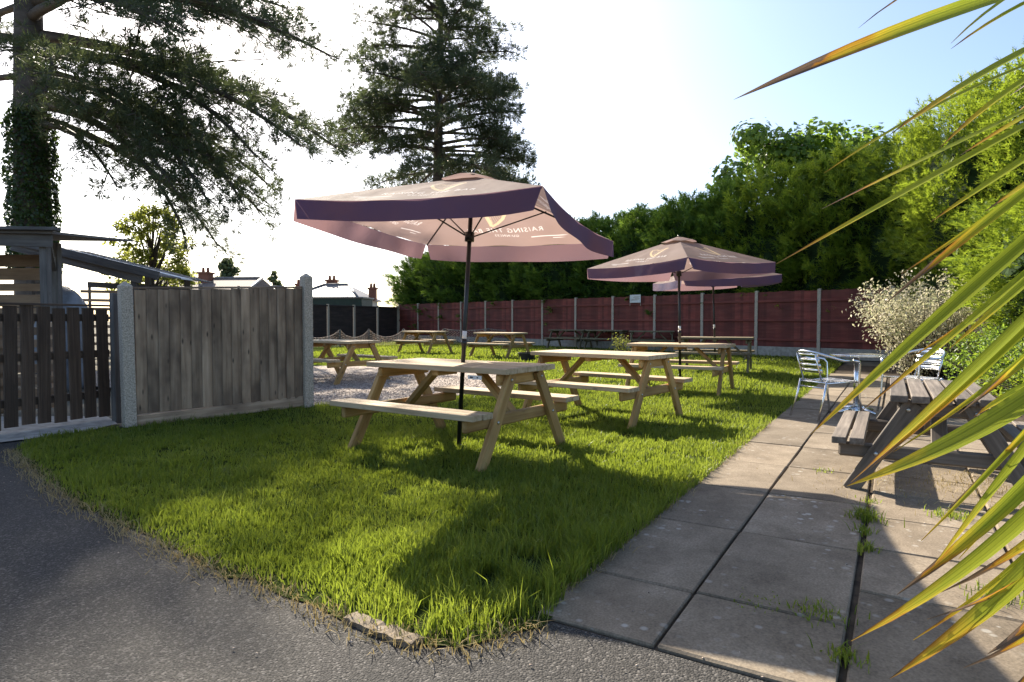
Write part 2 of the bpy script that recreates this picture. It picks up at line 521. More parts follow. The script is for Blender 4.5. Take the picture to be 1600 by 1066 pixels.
# concrete pad under the gate
pad = sheet("gate_threshold", wobble([(-5.6, 5.75), (-4.72, 5.62), (-4.28, 6.35), (-4.25, 6.75), (-4.7, 7.3), (-6.2, 7.2)], .3, .03, 8), .010, M['pale_concrete'])
tag(pad, kind="structure")

# ------------------------------------------------------------------ grass
def blades(P, hmin, hmax, w, seed, lean=.55, seg=2, hscale=None):
    r = np.random.default_rng(seed); n = len(P)
    h = r.uniform(hmin, hmax, n) * (hscale if hscale is not None else 1)
    a = r.uniform(0, 2 * math.pi, n)
    la = r.uniform(0, 2 * math.pi, n); ln = np.abs(r.normal(0, lean, n)) * h
    wx, wy = np.cos(a) * w * .5, np.sin(a) * w * .5
    wv = r.uniform(.6, 1.4, n); wx *= wv; wy *= wv
    bx, by = P[:, 0], P[:, 1]; z0 = np.full(n, -.006)
    dx, dy = np.cos(la) * ln, np.sin(la) * ln
    if seg == 2:
        V = np.stack([np.stack([bx - wx, by - wy, z0], 1), np.stack([bx + wx, by + wy, z0], 1),
                      np.stack([bx - wx * .75 + dx * .35, by - wy * .75 + dy * .35, h * .6], 1),
                      np.stack([bx + wx * .75 + dx * .35, by + wy * .75 + dy * .35, h * .6], 1),
                      np.stack([bx + dx, by + dy, h * .95], 1)], 1)
        F = np.array([(0, 1, 3), (0, 3, 2), (2, 3, 4)])
    else:
        V = np.stack([np.stack([bx - wx, by - wy, z0], 1), np.stack([bx + wx, by + wy, z0], 1), np.stack([bx + dx, by + dy, h], 1)], 1)
        F = np.array([(0, 1, 2)])
    k = V.shape[1]
    return V.reshape(-1, 3), (F[None] + (np.arange(n) * k)[:, None, None]).reshape(-1, 3)

def vnoise(P, scale, seed):
    r = np.random.default_rng(seed)
    G_ = r.random((128, 128))
    q = P * scale; i = np.floor(q).astype(int); f = q - i; f = f * f * (3 - 2 * f)
    a = G_[i[:, 0] % 128, i[:, 1] % 128]; b = G_[(i[:, 0] + 1) % 128, i[:, 1] % 128]
    c = G_[i[:, 0] % 128, (i[:, 1] + 1) % 128]; d = G_[(i[:, 0] + 1) % 128, (i[:, 1] + 1) % 128]
    return (a * (1 - f[:, 0]) + b * f[:, 0]) * (1 - f[:, 1]) + (c * (1 - f[:, 0]) + d * f[:, 0]) * f[:, 1]

M['grass'] = leaf_mat("grass", [(.040, .075, .012), (.105, .160, .024), (.25, .27, .06)], (.42, .50, .04), .5, .45, 1.6, .3)
M['straw'] = leaf_mat("straw", [(.25, .19, .09), (.36, .28, .14), (.45, .37, .22)], (.4, .3, .1), .3, .7, 2.0, .1)

def scatter(poly, y0, y1, dens, seed, x0=-7, x1=12):
    r = np.random.default_rng(seed)
    n = int((x1 - x0) * (y1 - y0) * dens)
    P = np.stack([r.uniform(x0, x1, n), r.uniform(y0, y1, n)], 1)
    vis = (np.abs(P[:, 0]) < P[:, 1] * .87 + .6)
    P = P[vis]
    P = P[in_poly(P, poly)]
    P = P[~in_poly(P, gravel_poly)]
    return P
parts = []
for (y0, y1, dens, hm, hM, w, seg) in [(2.0, 3.2, 12500, .025, .075, .0050, 2), (3.2, 4.6, 8000, .025, .075, .0060, 2), (4.6, 6.6, 4800, .025, .070, .0075, 2),
                                      (6.6, 10, 2000, .03, .068, .010, 1), (10, 16, 800, .03, .07, .017, 1), (16, 36, 190, .035, .075, .04, 1)]:
    P = scatter(lawn_poly, y0, y1, dens, int(y0 * 10))
    nz = vnoise(P, 1.7, 1) * .4 + vnoise(P, 5.5, 2) * .3 + vnoise(P, 14., 3) * .5 - .1
    bare = vnoise(P, 2.6, 5) * .5 + vnoise(P, 9.0, 6) * .5
    keep = bare > .17 + .07 * (rng.random(len(P)))
    if y0 < 6:      # thin, worn turf along the tarmac
        dmin = np.full(len(P), 9.0)
        for a, b in zip(tarmac_edge[2:-1], tarmac_edge[3:]):
            a = np.array(a); b = np.array(b); t = np.clip(((P - a) @ (b - a)) / ((b - a) @ (b - a)), 0, 1)
            dmin = np.minimum(dmin, np.linalg.norm(P - (a + t[:, None] * (b - a)), axis=1))
        wear = .16 * (.4 + 1.2 * vnoise(P, 4.0, 9))
        keep &= rng.random(len(P)) < np.clip(dmin / wear, .08, 1) ** 1.3
    P, nz = P[keep], nz[keep]
    hs = .25 + nz * 1.25 + .8 * (rng.random(len(P)) < .02)
    edge = np.clip((P[:, 0] * .854 - P[:, 1] * .521 + 1.13) / .2 + 1, 0, 1)
    # rank tufts near the corner and along the paving
    hs *= 1 + .55 * edge * (P[:, 1] < 5)
    d = np.hypot(P[:, 0] - .0, P[:, 1] - 2.75); hs *= 1 + .7 * np.clip(1 - d / .9, 0, 1)
    parts.append(blades(P, hm, hM, w, int(y0 * 7) + 1, .55, seg, hs))
def join(parts):
    V = []; F = []; b = 0
    for v, f in parts:
        V.append(v); F.append(f + b); b += len(v)
    return np.concatenate(V), np.concatenate(F)
V, F = join(parts)
tag(np_mesh("lawn_grass", V, F, M['grass']), "bright green mown grass covering the garden lawn", "grass", kind="stuff")

# dry straw along the tarmac edge
r = np.random.default_rng(21)
Pe = []
te = [Vector(p) for p in tarmac_edge[2:]]
for a, b in zip(te[:-1], te[1:]):
    k = int((b - a).length * 420)
    for j in range(k):
        p = a.lerp(b, r.random()); off = r.normal(0, .045)
        nn = Vector((-(b - a).y, (b - a).x)).normalized()
        Pe.append((p.x + nn.x * off - .01, p.y + nn.y * off - .01))
for j in range(900):
    s = 2.3 + 5 * r.random() ** 1.5; Pe.append(su(s, -1.16 + r.normal(0, .03)))
for j in range(1100):      # litter under the old table
    p = r.normal((3.15, 4.15), (.45, .28)); Pe.append(tuple(p))
Pe = np.array(Pe)
V, F = blades(Pe, .012, .045, .004, 5, 1.8, 2); V[:, 2] += .004
tag(np_mesh("dry_straw", V, F, M['straw']), "dry straw-coloured clippings along the lawn and paving edges", "straw", kind="stuff")

# weeds in the joints of the paving
wp_ = []
for k, (x, y, n, h, spread) in enumerate([(1.99, 3.50, 170, .075, .04), (1.86, 3.28, 60, .05, .03), (1.72, 3.02, 70, .06, .03), (2.50, 3.55, 110, .06, .045), (1.16, 2.36, 130, .04, .05),
                               (.98, 2.45, 60, .02, .05), (1.95, 2.50, 130, .055, .05), (1.10, 2.05, 100, .045, .035), (2.30, 4.62, 40, .03, .05), (2.05, 3.6, 40, .05, .03), (2.2, 3.85, 40, .04, .03)]):
    rw = np.random.default_rng(k + 40)
    V, F = blades(rw.normal(0, spread, (n, 2)), h * .4, h, .006, k + 60, .7, 2); V += np.array([x, y, .002])
    wp_.append((V, F))
V, F = join(wp_)
tag(np_mesh("paving_weeds", V, F, M['grass']), "weeds and grass tufts sprouting from the paving joints", "weeds", kind="stuff")

# ------------------------------------------------------------------ left fence, posts and gate
PA = Vector((-4.03, 6.60, 0)); PB = Vector((-2.65, 8.12, 0))
def concrete_post(name, p, h, w, rz, label, lean=0.0):
    bm = bmesh.new(); bmesh.ops.create_cube(bm, size=1.0)
    bmesh.ops.scale(bm, vec=(w, w, h), verts=bm.verts)
    bmesh.ops.translate(bm, vec=(0, 0, h / 2 - .02), verts=bm.verts)
    top = [f for f in bm.faces if f.normal.z > .9][0]
    ret = bmesh.ops.extrude_face_region(bm, geom=[top])
    tv = [v for v in ret['geom'] if isinstance(v, bmesh.types.BMVert)]
    bmesh.ops.translate(bm, vec=(0, 0, .045), verts=tv)
    for v in tv: v.co.x *= .15; v.co.y *= .15
    bmesh.ops.delete(bm, geom=[f for f in bm.faces if f == top], context='FACES_ONLY')
    bmesh.ops.bevel(bm, geom=list(bm.edges), offset=.005, segments=1, affect='EDGES')
    me = bpy.data.meshes.new("post"); bm.to_mesh(me); bm.free()
    o = link_mesh(name, me, M['concrete'])
    o.location = p; o.rotation_euler = (0, lean, rz)
    tag(o, label, "post")
    return o
fdir = (PB - PA).normalized(); frz = math.atan2(fdir.y, fdir.x)
concrete_post("concrete_post", PA, 1.50, .115, frz, "pale concrete fence post beside the dark gate, pointed top", -.012)
concrete_post("concrete_post", PB, 1.70, .12, frz, "speckled concrete fence post at the right end of the grey board panel")
fence = empty("fence_panel", (PA + PB) / 2, frz, "weathered grey close-board fence panel between two concrete posts", "fence")
L = (PB - PA).length - .13
nb = 17; bw = L / nb
for i in range(nb):
    x = -L / 2 + (i + .5) * bw
    zt = 1.445 + .09 * (i / nb) + r_.uniform(-.006, .006)
    b = beam("board", (x, -.012 + r_.uniform(-.003, .003), .13), (x, -.012 + r_.uniform(-.003, .003), zt), .016, bw + .008, M['grey_board'], fence, .003, up=(1, .17, 0))
beam("cap_rail", (-L / 2, 0, 1.462), (L / 2, 0, 1.545), .05, .022, M['grey_board'], fence, .003)
for z in (.35, .82, 1.25):
    beam("rail", (-L / 2, .045, z), (L / 2, .045, z + .04), .05, .07, M['grey_board'], fence, .004)
beam("gravel_board", (-L / 2, .0, .045), (L / 2, .0, .085), .045, .13, M['grey_board'], fence, .004)

GA = Vector((-4.53, 7.10, 0)); GB = Vector((-5.55, 4.80, 0))
gd = (GB - GA).normalized(); grz = math.atan2(gd.y, gd.x)
gate = empty("gate", GA, grz, "dark brown gate of spaced ribbed decking boards", "gate")
def ribbed(Lb, w, t):
    n = 9; prof = []
    for k in range(n):
        a = -w / 2 + w * k / n; b_ = a + w / n
        prof += [(a + .0015, t / 2), (a + w / n * .5, t / 2), (a + w / n * .55, t / 2 - .004), (b_ - .001, t / 2 - .004)]
    prof += [(w / 2, -t / 2), (-w / 2, -t / 2)]
    V = [(-Lb / 2, y, z) for y, z in prof] + [(Lb / 2, y, z) for y, z in prof]
    m = len(prof)
    F = [(i, (i + 1) % m, m + (i + 1) % m, m + i) for i in range(m)] + [tuple(range(m - 1, -1, -1)), tuple(range(m, 2 * m))]
    me = bpy.data.meshes.new("board"); me.from_pydata(V, [], F); me.update(); me.materials.append(M['gate_wood'])
    return me
rib = ribbed(1.20, .118, .024)
for i in range(14):
    x = .09 + i * .152
    o = link_mesh("board", rib, None, gate)
    zt = .665 + r_.uniform(-.02, .01)
    o.matrix_local = Matrix.Translation((x, .0, zt)) @ Euler((0, r_.uniform(-.012, .012), 0)).to_matrix().to_4x4() @ Matrix(((0, 1, 0, 0), (0, 0, 1, 0), (1, 0, 0, 0), (0, 0, 0, 1)))
beam("top_rail", (-.02, 0, 1.285), (2.2, 0, 1.285), .06, .022, M['gate_wood'], gate, .003)
for z in (.3, .75, 1.15):
    beam("rail", (0, -.045, z), (2.2, -.045, z), .05, .08, M['gate_wood'], gate, .003)
wp = empty("gate_post", (-4.40, 6.98, 0), grz, "slim brown timber gate post behind the pale concrete post", "post")
beam("post", (0, 0, -.02), (0, 0, 1.42), .075, .075, M['shed_wood'], wp, .004)

# ------------------------------------------------------------------ timber shelters behind the gate
sh = empty("timber_shelter", (-7.6, 9.6, 0), 0, "grey timber shelter with flat felted roof behind the gate", "shelter")
beam("roof_edge", (-2.4, -.60, 2.47), (1.16, -.64, 2.41), .16, .045, M['shed_wood'], sh)
beam("fascia", (-2.4, -.5, 2.36), (1.0, -.52, 2.27), .035, .20, M['shed_wood'], sh)
py_mesh("roof", [(-2.4, -.58, 2.445), (1.05, -.62, 2.385), (1.0, 1.4, 2.52), (-2.4, 1.4, 2.56), (-2.4, -.58, 2.41), (1.05, -.62, 2.35), (1.0, 1.4, 2.49), (-2.4, 1.4, 2.53)],
        [(0, 1, 2, 3), (7, 6, 5, 4), (0, 4, 5, 1), (1, 5, 6, 2), (2, 6, 7, 3), (3, 7, 4, 0)], M['shed_wood'], sh)
for x, y, h in ((.82, -.42, 2.30), (.28, .55, 2.36), (-2.1, -.42, 2.30)):
    beam("post", (x, y, 0), (x, y, h), .105, .105, M['shed_wood'], sh)
beam("knee_brace", (.28, .5, 1.95), (.78, -.3, 2.3), .06, .09, M['shed_wood'], sh)
for i in range(10):
    beam("plank", (-1.6, .62, .15 + i * .215), (.05 - (i % 3) * .03, .62 + (i % 2) * .012, .15 + i * .215), .02, .195 if i not in (7,) else .12, M['ply'], sh, .003)

sh2 = empty("lean_to", (-8.1, 12.2, 0), 0, "low lean-to with sloping plank roof and clear panels beyond the shelter", "shelter")
def sl(x): return 2.43 - .245 * (x + .5)
beam("roof_edge", (-1.2, -.5, sl(-1.2) + .02), (1.55, -.5, sl(1.55) + .02), .05, .15, M['shed_wood'], sh2)
beam("rafter", (-1.2, -.44, sl(-1.2) - .1), (1.2, -.44, sl(1.2) - .13), .05, .16, M['shed_wood'], sh2)
for k in range(5):
    y0 = -.5 + k * .45
    nm = "roof_board" if k != 2 else "clear_panel"
    V = [(-1.2, y0, sl(-1.2)), (1.5, y0, sl(1.5)), (1.5, y0 + .44, sl(1.5)), (-1.2, y0 + .44, sl(-1.2))]
    V += [(x, y, z + .025) for x, y, z in V]
    py_mesh(nm, V, [(3, 2, 1, 0), (4, 5, 6, 7), (0, 1, 5, 4), (1, 2, 6, 5), (2, 3, 7, 6), (3, 0, 4, 7)], M['shed_wood'] if k != 2 else M['white_label'], sh2)
for x, y in ((1.05, -.4), (1.05, 1.5), (-.9, -.4), (.2, 1.5)):
    beam("post", (x, y, 0), (x, y, sl(x) - .02), .095, .095, M['shed_wood'], sh2)
beam("beam", (-1.1, 1.5, 1.9), (1.1, 1.5, 1.78), .06, .12, M['shed_wood'], sh2)
# slatted screen behind
sc = empty("slatted_screen", (-8.2, 15.2, 0), 0, "pale slatted timber screen far behind the lean-to", "screen")
for i in range(8):
    beam("slat", (-2.2, 0, .35 + i * .21), (3.4, 0, .28 + i * .205), .02, .07, M['ply'], sc, .003)
for x in (-2, -1.1, -.2, .7, 1.6, 2.5, 3.3):
    beam("upright", (x, .03, 0), (x, .03, 1.95), .04, .06, M['shed_wood'], sc, .003)
# tarpaulin heap
r = np.random.default_rng(3)
bm = bmesh.new(); bmesh.ops.create_icosphere(bm, subdivisions=4, radius=.5)
for v in bm.verts:
    c = v.co
    c.z = max(c.z, -.35)
    k = math.sin(c.x * 17 + c.z * 5) * .03 + math.sin(c.y * 13 + c.x * 9) * .03 + math.sin(c.z * 9 - c.x * 4) * .05
    v.co = c * (1 + k); v.co.x *= .75; v.co.z *= 2.05
me = bpy.data.meshes.new("tarpaulin"); bm.to_mesh(me); bm.free()
me.polygons.foreach_set("use_smooth", [True] * len(me.polygons))
M['tarp'] = plain("tarp", (.22, .23, .25), .45, 0, .35, 5, .3)
o = link_mesh("tarpaulin", me, M['tarp']); o.location = (-7.55, 10.6, .70); tag(o, "crumpled grey tarpaulin heap under the timber shelter", "tarpaulin")
# pallet leaning behind the gate
pl = empty("pallet", (-6.0, 7.4, 0), R(55), "rough timber pallet standing behind the dark gate", "pallet")
for i in range(7):
    beam("slat", (-.6, 0, .09 + i * .15), (.6, 0, .09 + i * .15), .02, .095, M['ply'], pl, .003)
for x in (-.56, 0, .56):
    beam("bearer", (x, .055, .02), (x, .055, 1.1), .09, .07, M['ply'], pl, .003)

# ------------------------------------------------------------------ far fences
def long_fence(name, pts, label, mat, hpost, ztop, zgb, rails, gb_mat, inner, nboard=19, overlap=False):
    f = empty(name, (*pts[0], 0), 0, label, "fence")
    o0 = Vector((*pts[0], 0))
    P3 = [Vector((*p, 0)) - o0 for p in pts]
    iv = Vector((*inner, 0))
    pm = None
    for p in P3:
        beam("post", p + Vector((0, 0, -.02)), p + Vector((0, 0, hpost)), .10, .10, M['concrete'], f, .006, up=iv)
    for a, b in zip(P3[:-1], P3[1:]):
        d = (b - a).normalized(); L = (b - a).length - .11
        mid = (a + b) / 2
        rz = math.atan2(d.y, d.x)
        key = (name, round(L, 2))
        if pm is None:
            bg = Bag()
            if overlap:
                n = 13; hh = (ztop - zgb) / n
                for i in range(n):
                    z0 = zgb + i * hh; z1 = z0 + hh * 1.15
                    bg.add([(-L / 2, .0, z0), (L / 2, .0, z0), (L / 2, .02, z1), (-L / 2, .02, z1), (-L / 2, .012, z0), (L / 2, .012, z0), (L / 2, .028, z1), (-L / 2, .028, z1)],
                           [(0, 1, 2, 3), (7, 6, 5, 4), (0, 4, 5, 1), (3, 2, 6, 7), (0, 3, 7, 4), (1, 5, 6, 2)])
            else:
                bw = L / nboard
                for i in range(nboard):
                    x0 = -L / 2 + i * bw; x1 = x0 + bw * 1.1; zt = ztop + r_.uniform(-.012, .012); j = r_.uniform(-.004, .004)
                    bg.add([(x0, j, zgb), (x1, j + .012, zgb), (x1, j + .012, zt), (x0, j, zt), (x0, j + .016, zgb), (x1, j + .02, zgb), (x1, j + .02, zt), (x0, j + .016, zt)],
                           [(0, 1, 2, 3), (7, 6, 5, 4), (0, 4, 5, 1), (3, 2, 6, 7), (0, 3, 7, 4), (1, 5, 6, 2)])
            pm = bg.build("panel", mat, f, False)
            pn = pm
        else:
            pn = link_mesh("panel", pm.data, None, f)
        pn["kind"] = "stuff"
        pn.location = mid; pn.rotation_euler = (0, 0, rz)
        side = -1 if d.cross(iv).z < 0 else 1
        for z in rails:
            beam("rail", mid - d * L / 2 + iv * .035 + Vector((0, 0, z)), mid + d * L / 2 + iv * .035 + Vector((0, 0, z)), .05, .07, mat, f, .004)
        beam("gravel_board", mid - d * (L / 2) + iv * .005 + Vector((0, 0, zgb / 2 - .01)), mid + d * (L / 2) + iv * .005 + Vector((0, 0, zgb / 2 - .01)), .05, zgb + .015, gb_mat, f, .006)
    return f
fin = Vector((-1.453, -1.30)).normalized()
rf = long_fence("board_fence", [FP(n) for n in range(-3, 13)], "long maroon close-board fence with concrete posts below the hedge", M['red_board'], 2.06, 2.02, .30, (.52, 1.12, 1.72), M['pale_concrete'], fin)
fin2 = Vector((1.76, -.84)).normalized()
long_fence("lap_fence", [LP(n) for n in (0.06, 1, 2, 3, 4, 5, 6, 7, 8)], "dark brown overlap-panel fence across the far left corner", M['dark_board'], 1.92, 1.86, .12, (1.84,), M['dark_board'], fin2, overlap=True)
# notice on the fence
s_ = empty("notice_board", (*(Vector(FP(3.42)) + fin * .10), 0), math.atan2(1.453, -1.30) + math.pi, "small pale notice board fixed high on the maroon fence", "notice")
beam("panel", (-.25, 0, 1.93), (.25, 0, 1.93), .012, .30, M['white_label'], s_, .003)
for x in (-.24, .24):
    beam("batten", (x, .0, 1.66), (x, .0, 1.775), .015, .018, M['concrete'], s_, .002)
bg = Bag()
for k, (z, a, b_) in enumerate([(2.0, -.05, .2), (1.965, -.1, .16), (1.93, -.02, .21), (1.90, -.16, .18), (1.87, -.2, .1)]):
    for yy in (-.0085, .0085):
        bg.add([(a, yy, z), (b_, yy, z), (b_, yy, z + .014), (a, yy, z + .014)], [(0, 1, 2, 3)])
bg.build("faded_print", M['concrete'], s_, False)

# rope net round the play corner
M['rope'] = plain("rope", (.42, .33, .27), .9, 0, .25, 20, .2)
pk = [(-8.6, 25.2), (-7.0, 25.6), (-6.05, 26.6), (-4.75, 27.6), (-3.05, 28.2), (-1.1, 28.9), (.6, 29.6)]
net = empty("rope_net", (*pk[0], 0), 0, "pinkish rope netting slung between low posts by the far fence", "net")
bg = Bag(); o0 = Vector((*pk[0], 0))
for i, (a, b) in enumerate(zip(pk[:-1], pk[1:])):
    a = Vector((*a, 0)) - o0; b = Vector((*b, 0)) - o0
    n = 15; m = 6
    sag = .34 if i < 4 else .08
    def P(j, k):
        t = j / n; p = a.lerp(b, t)
        zt = .74 - sag * (1 - (2 * t - 1) ** 2) ** .8
        return Vector((p.x, p.y + .05 * math.sin(j * 1.7 + k), .04 + (zt - .04) * k / m))
    for j in range(n):
        for k in range(m):
            bg.tube([P(j, k), P(j + 1, k + 1)], .009, 3); bg.tube([P(j + 1, k), P(j, k + 1)], .009, 3)
        bg.tube([P(j, m), P(j + 1, m)], .018, 4)
bg.build("netting", M['rope'], net)
for p in pk:
    p = Vector((*p, 0)) - o0
    beam("post", p, p + Vector((0, 0, .76)), .06, .06, M['shed_wood'], net, .004)

# ------------------------------------------------------------------ picnic tables
def make_table(L, W, H, bo, bi, bh, fs, nb, nbench, mat, tmat, gap, loc, rz, label, plate=False, name="picnic_table"):
    t = empty(name, (*loc, 0), rz, label, "picnic table", "picnic tables in the garden")
    th = .045; bw = (W + gap) / nb - gap
    for i in range(nb):
        y = -W / 2 + bw / 2 + i * (bw + gap)
        j = r_.uniform(-.006, .006)
        beam("top_board", (-L / 2 + j, y, H - th / 2), (L / 2 + j, y, H - th / 2 + r_.uniform(-.001, .001)), bw, th, tmat, t, .004)
    for s in (-1, 1):
        cw = (bo - bi + gap) / nbench - gap
        for k in range(nbench):
            y = s * (bi + cw / 2 + k * (cw + gap)); j = r_.uniform(-.008, .008)
            beam("bench_board", (-L / 2 + j, y, bh - th / 2), (L / 2 + j, y, bh - th / 2), cw, th, tmat, t, .004)
    fx = L / 2 - .075
    tw = .19 * W / .72
    for e in (-1, 1):
        x = e * fx
        for s in (-1, 1):
            lg = beam("leg", (x, s * fs, -.01), (x, s * tw, H - th - .002), .044, .098, mat, t, .004, up=(0, 1, 0.0))
            # domed bolt heads on the outer face of the leg
            for z in (bh - .10, H - .095):
                f = z / (H - th); y = s * (fs + (tw - fs) * f)
                V, F = tube_arrays([(x + e * .021, y, z), (x + e * .029, y, z), (x + e * .032, y, z)], [.013, .012, .005], 8)
                b = py_mesh("bolt", V, F, M['steel_bolt'], t, True)
        xi = x - e * .046
        beam("seat_bearer", (xi, -bo + .035, bh - th - .05), (xi, bo - .035, bh - th - .05), .044, .096, mat, t, .012)
        beam("top_bearer", (xi, -W / 2 + .04, H - th - .047), (xi, W / 2 - .04, H - th - .047), .044, .09, mat, t, .012)
        beam("brace", (x - e * .10, 0, bh - th - .055), (e * L * .15, 0, H - th - .012), .09, .044, mat, t, .004, up=(1, 0, 0))
    beam("cross_batten", (0, -W / 2 + .05, H - th - .024), (0, -.055, H - th - .024), .07, .044, mat, t, .004)
    beam("cross_batten", (0, .055, H - th - .024), (0, W / 2 - .05, H - th - .024), .07, .044, mat, t, .004)
    if plate:
        pl = beam("name_plate", (L * .24, -W / 2 + .03, H - .082), (L * .33, -W / 2 + .03, H - .082), .004, .032, M['white_label'], t, .001)
        for q in range(2):
            beam("print_mark", (L * .255 + q * .07, -W / 2 + .0265, H - .082), (L * .255 + .03 + q * .05, -W / 2 + .0265, H - .082), .002, .012, M['ink'], t, 0)
    return t
DIM = dict(L=1.556, W=.72, H=.75, bo=.77, bi=.545, bh=.442, fs=.596, nb=5, nbench=2, gap=.004)
T1 = make_table(**DIM, mat=M['new_wood'], tmat=M['top_wood'], loc=(-.47, 5.51), rz=R(-35), label="nearest pale timber picnic table, under the large faded parasol", plate=True)
def place(src, loc, rz, label):
    c = clone(src); c.location = (*loc, 0); c.rotation_euler = (0, 0, rz); c["label"] = label
    return c
T2 = make_table(**DIM, mat=M['new_wood'], tmat=M['top_wood'], loc=(1.05, 7.33), rz=R(-39.2), label="pale timber picnic table without a parasol, just right of the nearest one")
place(T2, (2.71, 10.1), R(-28.9), "pale timber picnic table with the middle parasol pole through it")
place(T2, (-3.25, 11.77), R(-37.4), "timber picnic table on the gravel, partly hidden by the concrete post")
place(T2, (-3.01, 21.75), R(-36.3), "timber picnic table on the far lawn in front of the rope net")
place(T2, (-.36, 19.27), R(-37.3), "timber picnic table on the far lawn beside the black tub")
T4 = make_table(**DIM, mat=M['aged_wood'], tmat=M['aged_wood'], loc=(4.53, 13.98), rz=R(-23.9), label="weathered picnic table under the farthest parasol")
place(T4, (2.31, 25.2), R(-31.9), "weathered picnic table by the maroon fence, left of three in a row")
place(T4, (3.70, 24.3), R(-35.3), "weathered picnic table by the maroon fence, middle of three in a row")
place(T4, (4.95, 22.3), R(-14), "weathered picnic table by the maroon fence, right of three, behind wild stalks")
OT = make_table(1.42, .56, .645, .61, .42, .35, .50, 5, 2, M['old_wood'], M['old_wood'], .018, (3.02, 4.47), R(59), "dark worn picnic table with gappy slats standing on the paving")

# ------------------------------------------------------------------ parasols
def fabric(name, base, blot, tr, tfac, prints=False):
    m, nt, b = new_mat(name)
    v = coords(nt)
    n1 = N(nt, "ShaderNodeTexNoise", Scale=1.6, Detail=4.0); nt.links.new(v, n1.inputs["Vector"])
    n2 = N(nt, "ShaderNodeTexNoise", Scale=240.0, Detail=1.0); nt.links.new(v, n2.inputs["Vector"])
    c0_ = ramp(nt, n1.outputs[0], [(0.35, base), (0.7, blot)]).outputs[0]
    if prints:
        for an_, col_ in (("print_gold", (.80, .60, .36)), ("print_white", (.92, .86, .83))):
            at_ = nt.nodes.new("ShaderNodeAttribute"); at_.attribute_name = an_
            c0_ = mixc(nt, at_.outputs["Fac"], c0_, col_)
    nt.links.new(c0_, b.inputs["Base Color"]); b.inputs["Roughness"].default_value = .75
    b.inputs["Specular IOR Level"].default_value = .2
    n3 = N(nt, "ShaderNodeTexNoise", Scale=5.0, Detail=3.0); nt.links.new(v, n3.inputs["Vector"])
    bump(nt, b, mathn(nt, 'ADD', n3.outputs[0], mathn(nt, 'MULTIPLY', n2.outputs[0], .05)), .35, .03)
    t = nt.nodes.new("ShaderNodeBsdfTranslucent")
    nt.links.new(mixc(nt, .5 if not prints else .32, c0_, tr), t.inputs[0])
    mx = nt.nodes.new("ShaderNodeMixShader"); mx.inputs[0].default_value = tfac
    nt.links.new(b.outputs[0], mx.inputs[1]); nt.links.new(t.outputs[0], mx.inputs[2])
    nt.links.new(mx.outputs[0], nt.nodes["Material Output"].inputs["Surface"])
    return m
M['canopy'] = fabric("canopy_fabric", (.27, .19, .165), (.31, .235, .215), (.44, .29, .25), .5, True)
M['valance'] = fabric("valance_fabric", (.035, .045, .13), (.10, .060, .11), (.62, .36, .32), .33)

def text_tris(body, size):
    cu = bpy.data.curves.new("t", 'FONT'); cu.body = body; cu.size = size; cu.align_x = 'CENTER'
    cu.resolution_u = 2; cu.space_character = 1.2
    ob = bpy.data.objects.new("t", cu); COL.objects.link(ob)
    dg = bpy.context.evaluated_depsgraph_get()
    me = ob.evaluated_get(dg).to_mesh()
    me.calc_loop_triangles()
    V = [tuple(v.co) for v in me.vertices]; F = [tuple(t.vertices) for t in me.loop_triangles]
    bpy.data.objects.remove(ob); bpy.data.curves.remove(cu)
    return V, F
def ribbon2d(pts, wid):
    V = []; F = []
    for i, p in enumerate(pts):
        a = Vector(pts[max(i - 1, 0)]); b = Vector(pts[min(i + 1, len(pts) - 1)])
        d = (b - a).normalized(); nrm = Vector((-d.y, d.x))
        w = wid[i] if hasattr(wid, '__len__') else wid
        V += [tuple(Vector(p) + nrm * w / 2) + (0,), tuple(Vector(p) - nrm * w / 2) + (0,)]
    for i in range(len(pts) - 1): F.append((2 * i, 2 * i + 1, 2 * i + 3, 2 * i + 2))
    return V, F
# string-harp emblem, drawn from the print on the cloth (unit height)
harp = Bag()
harp.add(*ribbon2d([(.42, .95), (.36, .80), (.31, .5), (.30, .25), (.33, .02)], [.05, .09, .13, .14, .10]))
harp.add(*ribbon2d([(.47, .90), (.42, 1.0), (.32, .98), (.24, .90), (.05, .86), (-.18, .92), (-.42, .90)], [.04, .06, .07, .06, .05, .05, .03]))
harp.add(*ribbon2d([(-.42, .92), (-.34, .70), (-.16, .42), (.08, .18), (.33, .0)], [.05, .09, .10, .09, .08]))
for k in range(7):
    x = .20 - k * .075
    harp.add(*ribbon2d([(x, .88 - .01 * k), (x + .01, .16 + .075 * k)], .010))
TXT = text_tris("RAISING THE BAR", .088); TXT2 = text_tris("GUINNESS", .05); TXT3 = ([(-.17, .012, 0), (.17, .012, 0), (.17, .024, 0), (-.17, .024, 0), (-.17, -.018, 0), (-.05, -.018, 0), (-.05, -.009, 0), (-.17, -.009, 0)], [(0, 1, 2, 3), (4, 5, 6, 7)])   # illegible fine lines

